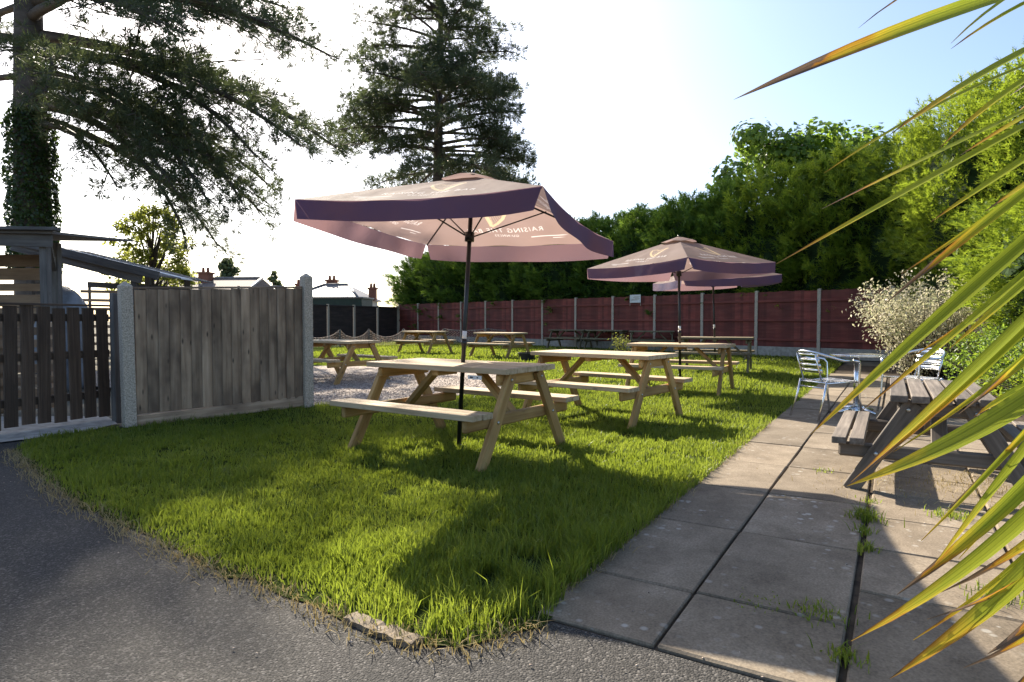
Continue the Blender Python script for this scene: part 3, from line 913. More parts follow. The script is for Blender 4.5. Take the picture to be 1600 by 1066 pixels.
# the print rasterised over a panel : a along the rim, b outwards from the pole
CELL = .003; A0 = -.62; B0 = .30; NA = 420; NB = 230
def raster(items):
    ga, gb = np.meshgrid(A0 + (np.arange(NA) + .5) * CELL, B0 + (np.arange(NB) + .5) * CELL)
    img = np.zeros((NB, NA))
    for (Vt, Ft, fn) in items:
        P = np.array([fn(q) for q in Vt])
        tris = []
        for q in Ft:
            for w_ in range(1, len(q) - 1): tris.append((q[0], q[w_], q[w_ + 1]))
        for i0, i1, i2 in tris:
            T = P[[i0, i1, i2]]; lo = T.min(0); hi = T.max(0)
            x0 = max(int((lo[0] - A0) / CELL) - 1, 0); x1 = min(int((hi[0] - A0) / CELL) + 2, NA)
            y0 = max(int((lo[1] - B0) / CELL) - 1, 0); y1 = min(int((hi[1] - B0) / CELL) + 2, NB)
            if x1 <= x0 or y1 <= y0: continue
            X = ga[y0:y1, x0:x1]; Y = gb[y0:y1, x0:x1]
            d = [(T[(e + 1) % 3, 0] - T[e, 0]) * (Y - T[e, 1]) - (T[(e + 1) % 3, 1] - T[e, 1]) * (X - T[e, 0]) for e in range(3)]
            ins = ((d[0] >= 0) & (d[1] >= 0) & (d[2] >= 0)) | ((d[0] <= 0) & (d[1] <= 0) & (d[2] <= 0))
            img[y0:y1, x0:x1][ins] = 1
    return img
def sample(img, A, B):
    x = np.clip((A - A0) / CELL - .5, 0, NA - 1.001); y = np.clip((B - B0) / CELL - .5, 0, NB - 1.001)
    i = x.astype(int); j = y.astype(int); fx = x - i; fy = y - j
    return (img[j, i] * (1 - fx) + img[j, i + 1] * fx) * (1 - fy) + (img[j + 1, i] * (1 - fx) + img[j + 1, i + 1] * fx) * fy
PR_GOLD = raster([(harp.v, harp.f, lambda q: (q[0] * .34, .71 - q[1] * .30))])
PR_WHITE = raster([(*TXT, lambda q: (q[0], .79 - q[1])), (*TXT2, lambda q: (q[0], .855 - q[1])), (*TXT3, lambda q: (q[0] - .42, .89 - q[1]))])

def make_parasol(loc, rot, lx, ly, L, rise, s, label, seed, res=150):
    rr = random.Random(seed)
    t = empty("parasol", (*loc, 0), 0, label, "parasol", "parasols through the picnic tables")
    ax = Vector((lx, ly, 1)).normalized()
    x = Vector((math.cos(rot), math.sin(rot), 0)); x = (x - ax * x.dot(ax)).normalized(); y = ax.cross(x)
    Mt = Matrix((x, y, ax)).transposed().to_4x4()
    fr = lambda p: Mt @ Vector(p)
    r = s / 2
    tube("pole", [fr((0, 0, 0.02)), fr((0, 0, L + rise - .02))], .0195, M['black_metal'], t, 14)
    V, F = tube_arrays([fr((0, 0, .80 + .16)), fr((0, 0, .80 + .23))], .0206, 14); py_mesh("paper_label", V, F, M['white_label'], t, True)
    tube("collar", [fr((0, 0, .9)), fr((0, 0, .955))], .026, M['black_metal'], t, 12)
    zh = L - .12
    tube("runner_hub", [fr((0, 0, zh - .05)), fr((0, 0, zh + .03))], .042, M['black_metal'], t, 12)
    cor = [(-r, -r), (r, -r), (r, r), (-r, r)]
    def surf(u, v):
        """canopy height over the square, |u|,|v| <= r ; ribs on the diagonals, cloth sags between"""
        m = max(abs(u), abs(v)) / r; n_ = min(abs(u), abs(v)) / r
        base = L + rise * (1 - m)
        sag = .055 * (1 - (n_ / max(m, 1e-6)) ** 2) * m ** 1.5
        return base - sag
    for k in range(4):
        c0 = cor[k]; c1 = cor[(k + 1) % 4]
        # canopy panel with sag and ripples ; fine mesh where the cloth is printed
        fs_ = np.concatenate([np.linspace(0, .20, 7)[:-1], np.linspace(.20, .80, res), np.linspace(.80, 1, 7)[1:]])
        ts_ = np.concatenate([np.linspace(.06, .36, 5)[:-1], np.linspace(.36, .90, int(res * .62)), np.linspace(.90, 1, 4)[1:]])
        Fg, Tg = np.meshgrid(fs_, ts_)
        u = (c0[0] * (1 - Fg) + c1[0] * Fg) * Tg; v = (c0[1] * (1 - Fg) + c1[1] * Fg) * Tg
        inw = 1 - .035 * np.sin(math.pi * Fg) * Tg ** 3
        u = u * inw; v = v * inw
        m_ = np.maximum(abs(u), abs(v)) / r; n_ = np.minimum(abs(u), abs(v)) / r
        z = L + rise * (1 - m_) - .055 * (1 - (n_ / np.maximum(m_, 1e-6)) ** 2) * m_ ** 1.5 + .006 * np.sin(Fg * 21 + k) * Tg * np.sin(math.pi * Fg)
        Q = np.array(Mt.to_3x3())
        V = np.stack([u, v, z], -1).reshape(-1, 3) @ Q.T
        nx = len(fs_); ny = len(ts_)
        ii = (np.arange(ny - 1)[:, None] * nx + np.arange(nx - 1)[None]).ravel()
        F = np.concatenate([np.stack([ii, ii + 1, ii + nx + 1], 1), np.stack([ii, ii + nx + 1, ii + nx], 1)])
        pn = np_mesh("canopy_panel", V, F, M['canopy'], t, True)
        mid = Vector(((c0[0] + c1[0]) / 2, (c0[1] + c1[1]) / 2)); mo = mid.normalized(); al2 = Vector((c1[0] - c0[0], c1[1] - c0[1])).normalized()
        A = (u * al2.x + v * al2.y).ravel(); B = (u * mo.x + v * mo.y).ravel()
        for nm, img in (("print_gold", PR_GOLD), ("print_white", PR_WHITE)):
            at = pn.data.attributes.new(nm, 'FLOAT', 'POINT')
            at.data.foreach_set("value", sample(img, A, B).astype(np.float32))
        # valance : open at the corners, blown a little
        V = []; F = []
        nX = 20; nZ = 4
        for j in range(nZ + 1):
            for i in range(nX + 1):
                f = i / nX
                u = c0[0] * (1 - f) + c1[0] * f; v = c0[1] * (1 - f) + c1[1] * f
                inw = .035 * math.sin(math.pi * f); uu = u * (1 - inw); vv = v * (1 - inw)
                ou = Vector((c0[0] + c1[0], c0[1] + c1[1], 0)).normalized()
                d = j / nZ
                wav = .016 * math.sin(f * 13 + k * 2.1) * d + .02 * math.sin(f * 5 + k) * d
                pin = .05 * d * (1 if f < .5 else -1) * max(0, 1 - min(f, 1 - f) * 6)
                al = Vector((c1[0] - c0[0], c1[1] - c0[1], 0)).normalized()
                p = Vector((uu, vv, surf(uu, vv) - .165 * d)) + ou * (.004 + wav + .02 * d) + al * pin
                V.append(fr(p))
        for j in range(nZ):
            for i in range(nX):
                a = j * (nX + 1) + i
                F.append((a, a + nX + 1, a + nX + 2, a + 1))
        vl = py_mesh("valance", V, F, M['valance'], t, True)
        # rib under the diagonal seam and its strut
        tip = (c0[0] * .985, c0[1] * .985, L - .008)
        rb = tube("rib", [fr((c0[0] * .03, c0[1] * .03, L + rise - .05)), fr(tip)], .009, M['black_metal'], t, 6)
        m5 = .5
        tube("strut", [fr((c0[0] * .03, c0[1] * .03, zh)), fr((c0[0] * m5, c0[1] * m5, L + rise * (1 - m5) - .012))], .007, M['black_metal'], rb, 6)
    # little vented cap
    V = [fr((0, 0, L + rise + .035))]; F = []
    n = 24
    for i in range(n):
        a = 2 * math.pi * i / n
        q = .235 / max(abs(math.cos(a)), abs(math.sin(a)))
        q = min(q, .28)
        V.append(fr((math.cos(a) * q, math.sin(a) * q, L + rise * .80 + .035 + .012 * math.sin(4 * a + 1) + rr.uniform(-.004, .004))))
    for i in range(n): F.append((0, 1 + i, 1 + (i + 1) % n))
    py_mesh("vent_cap", V, F, M['canopy'], t, True)
    tube("finial", [fr((0, 0, L + rise + .02)), fr((0, 0, L + rise + .055))], [.02, .012], M['black_metal'], t, 8)
    return t
make_parasol((-.47, 5.51), R(-22.1), .051, .046, 1.993, .406, 2.08, "large nearest parasol with faded brown canopy and navy valance", 1, 200)
make_parasol((2.71, 10.1), R(-55.2), -.022, -.004, 1.998, .427, 2.06, "middle faded parasol, its near corner pointing to the viewer", 2, 90)
make_parasol((4.53, 13.98), R(-86.6), -.041, -.006, 2.03, .40, 2.09, "farthest parasol, half hidden behind the middle one", 3, 70)

# ------------------------------------------------------------------ aluminium chairs and table
def make_chair(loc, rz, label):
    t = empty("bistro_chair", (*loc, 0), rz, label, "chair", "aluminium bistro chairs on the paving")
    A = M['aluminium']; sh = .43; rt = .0125
    for s in (-1, 1):      # x forward
        tube("front_leg", [(.27, s * .255, 0), (.225, s * .245, .25), (.215, s * .245, .44), (.215, s * .255, .62), (.19, s * .275, .66), (.10, s * .285, .675)], rt, A, t, 10)
        tube("rear_leg", [(-.30, s * .23, 0), (-.22, s * .215, .26), (-.185, s * .21, .44)], rt, A, t, 10)
    pts = []
    for i in range(25):
        a = -math.pi / 2 * 1.0 + math.pi * i / 24
        pts.append((-.02 - .30 * math.cos(a), .285 * math.sin(a), .675 + .10 * math.cos(a) ** 1.2 if math.cos(a) > 0 else .675))
    pts = [(.12, -.285, .668)] + pts + [(.12, .285, .668)]
    tube("arm_rail", pts, rt, A, t, 10)
    pr = [(.215, -.225, sh), (-.17, -.205, sh - .015), (-.185, -.20, sh - .01), (-.185, .20, sh - .01), (-.17, .205, sh - .015), (.215, .225, sh), (.215, -.225, sh)]
    tube("seat_frame", pr, .011, A, t, 8)
    for i in range(7):
        x = -.15 + i * .060
        beam("seat_slat", (x, -.205, sh + .010 - .012 * math.sin(math.pi * i / 6)), (x, .205, sh + .010 - .012 * math.sin(math.pi * i / 6)), .046, .005, A, t, .001)
    for s in (-1, 1):
        tube("back_upright", [(-.185, s * .15, sh - .01), (-.25, s * .15, .60), (-.285, s * .15, .745)], .009, A, t, 8)
    for i in range(4):
        z = .53 + i * .06; x = -.222 - (z - .53) * .33
        V = []; F = []
        for k in range(9):
            y = -.17 + .34 * k / 8; xx = x + .02 - .03 * (1 - (2 * k / 8 - 1) ** 2)
            for q in (0, 1):
                V += [(xx + q * .004, y, z), (xx + q * .004 - .012, y, z + .045)]
        for k in range(8):
            b = 4 * k
            F += [(b, b + 4, b + 5, b + 1), (b + 3, b + 7, b + 6, b + 2), (b + 1, b + 5, b + 7, b + 3), (b + 2, b + 6, b + 4, b)]
        F += [(0, 1, 3, 2), (34, 35, 33, 32)]
        py_mesh("back_slat", V, F, A, t, True)
    tube("stretcher", [(-.195, -.205, .36), (-.195, .205, .36)], .009, A, t, 8)
    return t
c1 = make_chair((3.62, 7.22), R(14), "aluminium slatted bistro chair at the lawn edge, facing the small round table")
c2 = clone(c1); c2.location = (4.83, 7.55, 0); c2.rotation_euler = (0, 0, R(197)); c2["label"] = "aluminium slatted bistro chair behind the old table, nearer the shrubs"
bt = empty("bistro_table", (4.18, 7.62, 0), R(20), "small round aluminium table between the two bistro chairs", "table")
V, F = tube_arrays([(0, 0, .685), (0, 0, .690), (0, 0, .708), (0, 0, .712)], [.292, .30, .30, .29], 40); py_mesh("top", V, F, M['aluminium'], bt, False)
tube("column", [(0, 0, .03), (0, 0, .685)], .03, M['aluminium'], bt, 14)
for k in range(4):
    a = k * math.pi / 2
    tube("foot", [(0, 0, .07), (.16 * math.cos(a), .16 * math.sin(a), .045), (.27 * math.cos(a), .27 * math.sin(a), .018)], [.022, .018, .016], M['aluminium'], bt, 8)
V, F = tube_arrays([(0, 0, .02), (0, 0, .03), (0, 0, .085)], [.05, .05, .035], 14); py_mesh("boss", V, F, M['aluminium'], bt, True)

# ------------------------------------------------------------------ tub and stalks on the lawn
M['tub'] = plain("tub", (.018, .018, .02), .5, 0, .3, 6, .1)
tb = empty("plant_tub", (.42, 17.7, 0), 0, "round black plastic tub on the lawn behind the nearest table", "tub")
V, F = tube_arrays([(0, 0, 0), (0, 0, .19), (0, 0, .19), (0, 0, .215), (0, 0, .215), (0, 0, .15)], [.20, .245, .265, .265, .235, .22], 24)
py_mesh("pot", V, F, M['tub'], tb, False)
V, F = tube_arrays([(0, 0, .14), (0, 0, .165)], [.225, .2], 20); py_mesh("compost", V, F, M['soil'], tb, False)

# ------------------------------------------------------------------ vegetation builders
def needle_tufts(C, D, K, length, width, seed):
    r = np.random.default_rng(seed); n = len(C)
    d = unit(D[:, None, :] * .75 + r.normal(0, .62, (n, K, 3)))
    l = length * r.uniform(.65, 1.15, (n, K, 1))
    side = unit(np.cross(d, r.normal(0, 1, (n, K, 3))))
    b = C[:, None, :] + d * .02
    V = np.stack([b - side * width * .35, b + d * l * .5 + side * width * .5, b + d * l, b + d * l * .45 - side * width * .5], 2).reshape(-1, 3)
    m = n * K
    F = (np.array([(0, 1, 3), (1, 2, 3)])[None] + (np.arange(m) * 4)[:, None, None]).reshape(-1, 3)
    return V, F

def leaf_quads(C, Nrm, size, seed, aspect=.6):
    r = np.random.default_rng(seed); n = len(C)
    nr = unit(Nrm + r.normal(0, .55, (n, 3)))
    a = unit(np.cross(nr, r.normal(0, 1, (n, 3)))); b = np.cross(nr, a)
    s = (size * r.uniform(.6, 1.25, (n, 1)))
    V = np.stack([C - a * s * .5, C + b * s * aspect * .5 + nr * s * .08, C + a * s * .5, C - b * s * aspect * .5 + nr * s * .08], 1).reshape(-1, 3)
    F = (np.array([(0, 1, 2), (0, 2, 3)])[None] + (np.arange(n) * 4)[:, None, None]).reshape(-1, 3)
    return V, F

def path(start, az, L, p0, p1, n, rr, wob=.12):
    P = [Vector(start)]; st = L / n
    a = az
    for i in range(n):
        t = (i + .5) / n
        pi_ = p0 + (p1 - p0) * t
        a += rr.uniform(-wob, wob)
        P.append(P[-1] + Vector((math.cos(a) * math.cos(pi_), math.sin(a) * math.cos(pi_), math.sin(pi_))) * st)
    return P

M['pine_needle'] = leaf_mat("pine_needle", [(.034, .050, .028), (.062, .085, .045), (.115, .135, .065)], (.17, .21, .06), .3, .5, .5, .3)
M['ivy'] = leaf_mat("ivy_leaf", [(.018, .035, .010), (.035, .065, .016), (.07, .11, .03)], (.12, .2, .02), .3, .35, 1.0, .4)
M['cypress'] = leaf_mat("cypress_spray", [(.034, .082, .018), (.072, .150, .030), (.17, .25, .05)], (.32, .47, .04), .42, .5, .55, .2)
M['cypress_gold_sunlit'] = leaf_mat("cypress_gold_sunlit_spray", [(.055, .115, .018), (.135, .215, .028), (.28, .345, .045)], (.50, .60, .04), .46, .5, .7, .2)  # golden sprays, doubling as the sunlit tone of the hedge's right end
M['broad'] = leaf_mat("broad_leaf", [(.06, .115, .018), (.12, .20, .034), (.20, .28, .06)], (.38, .55, .05), .5, .4, .5, .35)
M['young'] = leaf_mat("young_leaf", [(.07, .10, .02), (.15, .18, .035), (.26, .27, .06)], (.55, .58, .10), .6, .45, .6, .3)
M['willow'] = leaf_mat("variegated_leaf", [(.16, .23, .07), (.50, .46, .30), (.82, .72, .62)], (.75, .70, .45), .42, .5, 3.0, .2)
M['far_leaf'] = leaf_mat("far_leaf", [(.05, .075, .035), (.085, .115, .05), (.13, .16, .07)], (.2, .25, .06), .3, .6, .2, .2)

def pine(name, loc, H, r0, limbs, label, seed, tl, tw, K, tuft_step, ivy=None, lean=(0, 0), bare=.25):
    rr = random.Random(seed)
    t = empty(name, (*loc, 0), 0, label, "tree")
    tp = []; rad = []
    n = 14
    for i in range(n + 1):
        f = i / n
        tp.append((lean[0] * f + .10 * math.sin(f * 5 + seed), lean[1] * f + .08 * math.sin(f * 4), H * f * .97)); rad.append(r0 * (1 - f) ** .75 + .03)
    rad[0] *= 1.25
    tube("trunk", tp, rad, M['bark'], t, 16)
    bl = Bag(); C = []; D = []
    def trunk_at(z):
        f = min(max(z / (H * .97), 0), .999) * n; i = int(f); a = Vector(tp[i]); b = Vector(tp[i + 1]); return a.lerp(b, f - i)
    for (z, az, L, p0, p1, dens) in limbs:
        P = path(trunk_at(z), az, L, p0, p1, 9, rr, .10)
        rb = .022 + .0165 * L
        bl.tube(P, [rb * (1 - .85 * i / 9) + .008 for i in range(10)], 7)
        nside = int(L * 2.4 * dens)
        for k in range(nside):
            f = bare + (1 - bare) * (k + rr.random()) / nside
            i = min(int(f * 9), 8); p = P[i].lerp(P[i + 1], f * 9 - i); d = (P[i + 1] - P[i]).normalized()
            sl_ = (.75 + .30 * L * (1.12 - f)) * rr.uniform(.6, 1.2)
            sgn = 1 if k % 2 else -1
            a2 = math.atan2(d.y, d.x) + sgn * rr.uniform(.35, 1.15)
            pp = math.asin(max(-1, min(1, d.z)))
            Q = path(p, a2, sl_, pp * .6 + rr.uniform(-.35, .45), pp * .8 + rr.uniform(-.45, .35), 5, rr, .2)
            bl.tube(Q, [.016 + .005 * sl_ - .0025 * j for j in range(6)], 4)
            nt_ = max(3, int(sl_ / tuft_step))
            for q in range(nt_):
                f2 = .2 + .8 * (q + rr.random()) / nt_
                j = min(int(f2 * 5), 4); b = Q[j].lerp(Q[j + 1], f2 * 5 - j); dd = (Q[j + 1] - Q[j]).normalized()
                for w_ in range(2):
                    off = Vector((rr.gauss(0, 1), rr.gauss(0, 1), rr.gauss(.35, .8))).normalized() * rr.uniform(.08, .36) * (tl / .2)
                    C.append(b + off); D.append((dd * .7 + off.normalized() * .7 + Vector((0, 0, .3))).normalized())
            C.append(Q[-1]); D.append((Q[-1] - Q[-2]).normalized())
    bl.build("limbs", M['bark'], t)
    C = np.array([tuple(c) for c in C]); D = np.array([tuple(c) for c in D])
    V, F = needle_tufts(C, D, K, tl, tw, seed)
    cr = np_mesh("crown", V, F, M['pine_needle'], t)
    if ivy:
        z0, z1, cnt = ivy
        r = np.random.default_rng(seed + 5)
        z = r.uniform(z0, z1, cnt); a = r.uniform(0, 6.283, cnt)
        taper = np.clip((z1 - z) / .8, 0, 1) ** .5
        lump = .5 + .5 * np.sin(a * 3 + z * 2.3) * np.sin(z * 1.7 + a)
        rad_ = (r0 * (1 - z / H) ** .75 + .04) + (.06 + .30 * lump * r.random(cnt) ** .6) * taper
        cx = np.array([trunk_at(q).x for q in z]); cy = np.array([trunk_at(q).y for q in z])
        Cc = np.stack([cx + np.cos(a) * rad_, cy + np.sin(a) * rad_, z], 1); Nn = np.stack([np.cos(a), np.sin(a), np.full(cnt, .5)], 1)
        V, F = leaf_quads(Cc, Nn, .12, seed, .85)
        np_mesh("ivy", V, F, M['ivy'], t)
    return len(C)

rl = random.Random(5)
limbs = [  # z, azimuth, length, pitch at trunk, pitch at tip, density
    (9.2, R(-5), 9.6, R(4), R(-60), 1.2), (10.2, R(-12), 10.8, R(2), R(-40), 1.2), (9.8, R(30), 9.0, R(-2), R(-40), 1.0),
    (11.0, R(10), 11.2, R(0), R(-36), 1.2), (12.0, R(-20), 10.2, R(6), R(-28), 1.2), (12.6, R(2), 10.4, R(4), R(-24), 1.2), (11.5, R(-35), 9.5, R(2), R(-34), 1.1),
    (13.2, R(-12), 8.6, R(6), R(-20), 1.1), (13.6, R(20), 8.6, R(6), R(-18), 1.1), (10.6, R(-2), 9.8, R(-4), R(-48), .9), (9.0, R(5), 7.0, R(-6), R(-40), 1.0), (8.6, R(-8), 8.2, R(-6), R(-68), 1.0), (8.2, R(10), 7.6, R(-10), R(-62), 1.0), (9.4, R(-18), 9.4, R(-4), R(-58), 1.2), (8.0, R(-20), 5.6, R(-8), R(-50), 1.0),
    (8.4, R(-32), 8.4, R(2), R(-52), 1.2), (8.8, R(18), 8.6, R(0), R(-50), 1.2), (9.9, R(-50), 8.0, R(2), R(-45), 1.0), (9.6, R(175), 5.6, R(0), R(-35), 1.0), (10.8, R(205), 6.6, R(0), R(-25), 1.0), (12.0, R(160), 6.6, R(5), R(-20), 1.0), (13.0, R(190), 6.6, R(8), R(-15), 1)]
zz = 13.4  # limbs above the view, added and sized to shade the left lawn
while zz < 20:
    for k in range(3):
        limbs.append((zz - 1.0 + rl.uniform(-.3, .3), R(rl.uniform(-38, 38)), (15.0 - .643 * zz) * rl.uniform(.8, 1.0), R(18), R(2), 1.3))
    zz += .75
zz = 14.2
while zz < 24:
    f = (zz - 14.2) / 10
    for k in range(3):
        az = rl.uniform(-2.9, -.4) if k < 2 else rl.uniform(-math.pi, math.pi)
        Lm = (6.8 - 3.2 * f) * rl.uniform(.75, 1.05)
        if math.cos(az) > .3: Lm *= .75
        limbs.append((zz + rl.uniform(-.3, .3), az, Lm, R(10 + 25 * f), R(-15 + 30 * f), 1.0))
    zz += 1.15
n1 = pine("pine_tree", (-16.6, 22.0), 25.5, .62, limbs, "huge ivy-clad pine with long drooping limbs at the left edge", 3, .30, .024, 22, .30, ivy=(2.6, 8.4, 9000))

limbs = []
zz = 13.4
while zz < 31:
    f = (zz - 13.4) / 17.6
    for k in range(6):
        az = rl.uniform(-math.pi, math.pi)
        wid = 8.8 * (1 - .62 * f ** 1.6) * rl.uniform(.70, 1.08)
        if f < .12 and math.cos(az) < 0: wid *= .75
        limbs.append((zz + rl.uniform(-.5, .5), az, wid, R(-2 + 34 * f), R(-22 + 34 * f), .68))
    zz += 1.0
limbs += [(10.4, R(186), 6.4, R(-8), R(-22), .9), (12.0, R(5), 8.0, R(-2), R(-22), .9), (12.6, R(-30), 8.4, R(0), R(-20), .9)]
n2 = pine("pine_tree", (-6.3, 52.0), 33.0, .58, limbs, "tall broad dark pine rising behind the nearest parasol", 8, .48, .05, 18, .36, lean=(.7, 0), bare=.36)
print("tufts", n1, n2)

# ---- tall cypress hedge behind the maroon fence, tree by tree
def cypress_mesh(name, mat, seed, cnt, H=6.0, Rr=1.75, base=.25, ls=1.0):
    r = np.random.default_rng(seed)
    nc = cnt // 24
    z = base + (H - base) * r.random(nc) ** .9
    a = r.uniform(0, 6.283, nc)
    f = (z - base) / (H - base)
    prof = np.where(f < .74, 1.0, np.clip(1 - ((f - .74) / .26) ** 2.2, 0.02, 1)) * np.where(z < 2.4, .68, 1.0)
    lump = 1 + .13 * np.sin(a * 3 + z * 1.4 + seed) + .12 * np.sin(a * 5 - z * 2.3) + .10 * np.sin(a * 2 + z * 4.1 + seed)
    rad = Rr * prof * lump * r.uniform(.70, .92, nc)
    C0 = np.stack([np.cos(a) * rad, np.sin(a) * rad, z], 1)
    D0 = unit(np.stack([np.cos(a), np.sin(a), .35 + .9 * f], 1) + r.normal(0, .25, (nc, 3)))
    tt = r.random((nc, 24, 1)); Lc = r.uniform(.45, .85, (nc, 1, 1))
    C = (C0[:, None] + D0[:, None] * tt * Lc + r.normal(0, 1, (nc, 24, 3)) * .15 * (1.1 - tt)).reshape(-1, 3)
    D = unit((D0[:, None] + r.normal(0, .42, (nc, 24, 3))).reshape(-1, 3))
    cnt = nc * 24
    # leading shoots
    k = 26
    zs = H * r.uniform(.72, 1.0, k)
    L = r.uniform(.20, .42, (cnt, 1)) * ls
    side = unit(np.cross(D, r.normal(0, 1, (cnt, 3)) + np.array([0, 0, 1.0])))
    nrm = np.cross(side, D)
    V = []; F = []; nv = 0
    fr_ = [(-.02, 0), (.02, 0), (0, 1.0)]
    pts = [(0, -.03), (0, .03), (1.0, .0), (.15, 0), (.55, .34), (.30, .02), (.15, 0), (.55, -.34), (.30, -.02), (.45, 0), (.85, .24), (.60, .02), (.45, 0), (.85, -.24), (.60, -.02)]
    tri = [(0, 2, 1), (3, 4, 5), (6, 8, 7), (9, 10, 11), (12, 14, 13)]
    P = np.stack([C + D * L * p + side * L * q * 1.0 + nrm * L * (-.18 * p * p) for p, q in pts], 1)
    # widen main stem blade
    P[:, 0] -= side * L * .05; P[:, 1] += side * L * .05
    m = len(pts)
    Fs = (np.array(tri)[None] + (np.arange(cnt) * m)[:, None, None]).reshape(-1, 3)
    me_o = np_mesh(name, P.reshape(-1, 3), Fs, mat)
    me = me_o.data; bpy.data.objects.remove(me_o)
    return me
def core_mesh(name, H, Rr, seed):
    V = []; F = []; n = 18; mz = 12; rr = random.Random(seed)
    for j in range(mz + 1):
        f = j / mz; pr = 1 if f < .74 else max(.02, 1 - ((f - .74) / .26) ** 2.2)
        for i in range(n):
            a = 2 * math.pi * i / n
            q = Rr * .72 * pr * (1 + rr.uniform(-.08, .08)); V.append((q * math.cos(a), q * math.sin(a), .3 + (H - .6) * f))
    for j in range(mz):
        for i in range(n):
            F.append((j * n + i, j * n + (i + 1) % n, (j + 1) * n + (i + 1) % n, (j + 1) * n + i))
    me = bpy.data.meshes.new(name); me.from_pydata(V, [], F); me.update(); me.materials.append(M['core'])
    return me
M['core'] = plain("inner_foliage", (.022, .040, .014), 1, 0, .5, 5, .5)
cyp = [cypress_mesh("crown", M['cypress'], 30 + i, 9600) for i in range(4)]
cyp_sunlit = [cypress_mesh("crown", M['cypress_gold_sunlit'], 40 + i, 9600) for i in range(2)]
near_gold = cypress_mesh("crown", M['cypress_gold_sunlit'], 47, 19200, ls=.6)
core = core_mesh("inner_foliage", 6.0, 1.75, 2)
def shoots(seed, H):
    r = np.random.default_rng(seed); C = []; D = []
    for k in range(5):
        a = r.uniform(0, 6.28); q = r.uniform(0, .55); h = r.uniform(.5, 1.1)
        for j in range(26):
            f = j / 26; z = H - .55 + h * f
            aa = r.uniform(0, 6.28)
            C.append((math.cos(a) * q, math.sin(a) * q, z)); D.append((math.cos(aa) * (1.05 - f), math.sin(aa) * (1.05 - f), .45))
    return needle_tufts(np.array(C), unit(np.array(D)), 2, .24, .035, seed)
def hedge_tree(x, y, h, mesh, rz, label, wide=1.0, sh=True, seed=0):
    w_ = w = wide
    t = empty("cypress_tree", (x, y, 0), rz, label, "tree", "cypress trees of the tall hedge")
    s = h / 6.0
    o = link_mesh("crown", mesh, None, t); o.scale = (wide, wide, s)
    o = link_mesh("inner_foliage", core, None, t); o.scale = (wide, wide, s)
    tube("trunk", [(0, 0, -.02), (0, 0, h * .6), (0, 0, h * .95)], [.13, .08, .03], M['bark'], t, 8)
    if sh:
        V, F = shoots(seed, h); np_mesh("top_shoots", V, F, M['cypress'], t)
hl = ["leftmost cypress of the hedge, at the far fence corner", "second hedge cypress from the far corner", "third hedge cypress from the far corner", "fourth hedge cypress, behind the nearest parasol pole",
      "fifth hedge cypress, behind the nearest parasol canopy edge", "sixth hedge cypress from the far corner", "seventh hedge cypress, above the three weathered tables", "eighth hedge cypress, left of the middle parasol top",
      "ninth hedge cypress, behind the middle parasol", "tenth hedge cypress, with thin leading shoots above the middle parasol", "eleventh hedge cypress, right of the parasols", "sunlit hedge cypress below the round leafy tree",
      "tall yellow-green hedge cypress above the last fence panels", "yellow-green hedge cypress behind the variegated shrub"]
out = -fin
hn = [12.2, 11.1, 10.0, 8.9, 7.9, 6.9, 5.9, 4.9, 3.9, 2.95, 2.0, 1.05, .1, -.9]
hh = [4.5, 4.9, 5.0, 5.1, 5.2, 5.2, 5.3, 5.2, 5.25, 5.5, 5.6, 5.7, 6.0, 6.1]
for i, n in enumerate(hn):
    p = Vector(FP(n)) + out * 1.95
    hedge_tree(p.x, p.y, hh[i] + rl.uniform(-.15, .15), (cyp[i % 4] if i < 11 else cyp_sunlit[i % 2]), rl.uniform(0, 6.28), hl[i], 1.0 + rl.uniform(-.06, .16), True, i)  # rightmost trees have their sunlit yellow put into the spray colour
# nearer golden conifers at the right edge
for (x, y, h, w, lab) in [(11.4, 15.2, 6.3, 1.0, "golden conifer at the right edge, behind the strap leaves"), (12.0, 13.0, 6.8, 1.05, "tallest golden conifer, outermost at the right edge"),
                          (8.9, 9.9, 3.1, .8, "low golden conifer beside the variegated shrub")]:
    hedge_tree(x, y, h, near_gold, rl.uniform(0, 6), lab, w, False, 50)

# ---- broadleaf trees
def broad_tree(name, loc, H, blobs, cnt, size, mat, label, seed, tr=.16, group=None, core_r=.0):
    r = np.random.default_rng(seed)
    t = empty(name, (*loc, 0), 0, label, "tree", group)
    tube("trunk", [(0, 0, -.02), (.05, .02, H * .35), (0, .05, H * .62), (.04, 0, H * .9)], [tr, tr * .75, tr * .5, tr * .12], M['bark'], t, 9)
    bl = Bag()
    C = []; Nn = []
    tot = sum(b[3] ** 2 for b in blobs)
    for (x, y, z, q) in blobs:
        bl.tube([(0, 0, max(.4, z - q * 1.3) * .75), (x * .5, y * .5, z - q * .5), (x, y, z)], [tr * .4, tr * .25, .015], 5)
        k = int(cnt * q * q / tot)
        d = unit(r.normal(0, 1, (k, 3))); rad = q * (r.random((k, 1)) ** .38)
        lump = 1 + .22 * np.sin(d[:, :1] * 5 + d[:, 2:] * 6 + seed) * np.cos(d[:, 1:2] * 5)
        C.append(np.array([x, y, z]) + d * rad * lump * np.array([1, 1, .8])); Nn.append(d + np.array([0, 0, .5]))
    bl.build("boughs", M['bark'], t)
    V, F = leaf_quads(np.concatenate(C), np.concatenate(Nn), size, seed, .75)
    np_mesh("crown", V, F, mat, t)
    return t
r2 = random.Random(17)
bl_ = [(r2.gauss(0, 1.7), r2.gauss(0, 1.2), 6.2 + r2.uniform(-1.6, 2.6), r2.uniform(.8, 1.35)) for _ in range(17)] + [(0, 0, 8.6, 1.1), (-1.2, 0, 7.9, 1.2), (1.6, 0, 8.3, 1.2)]
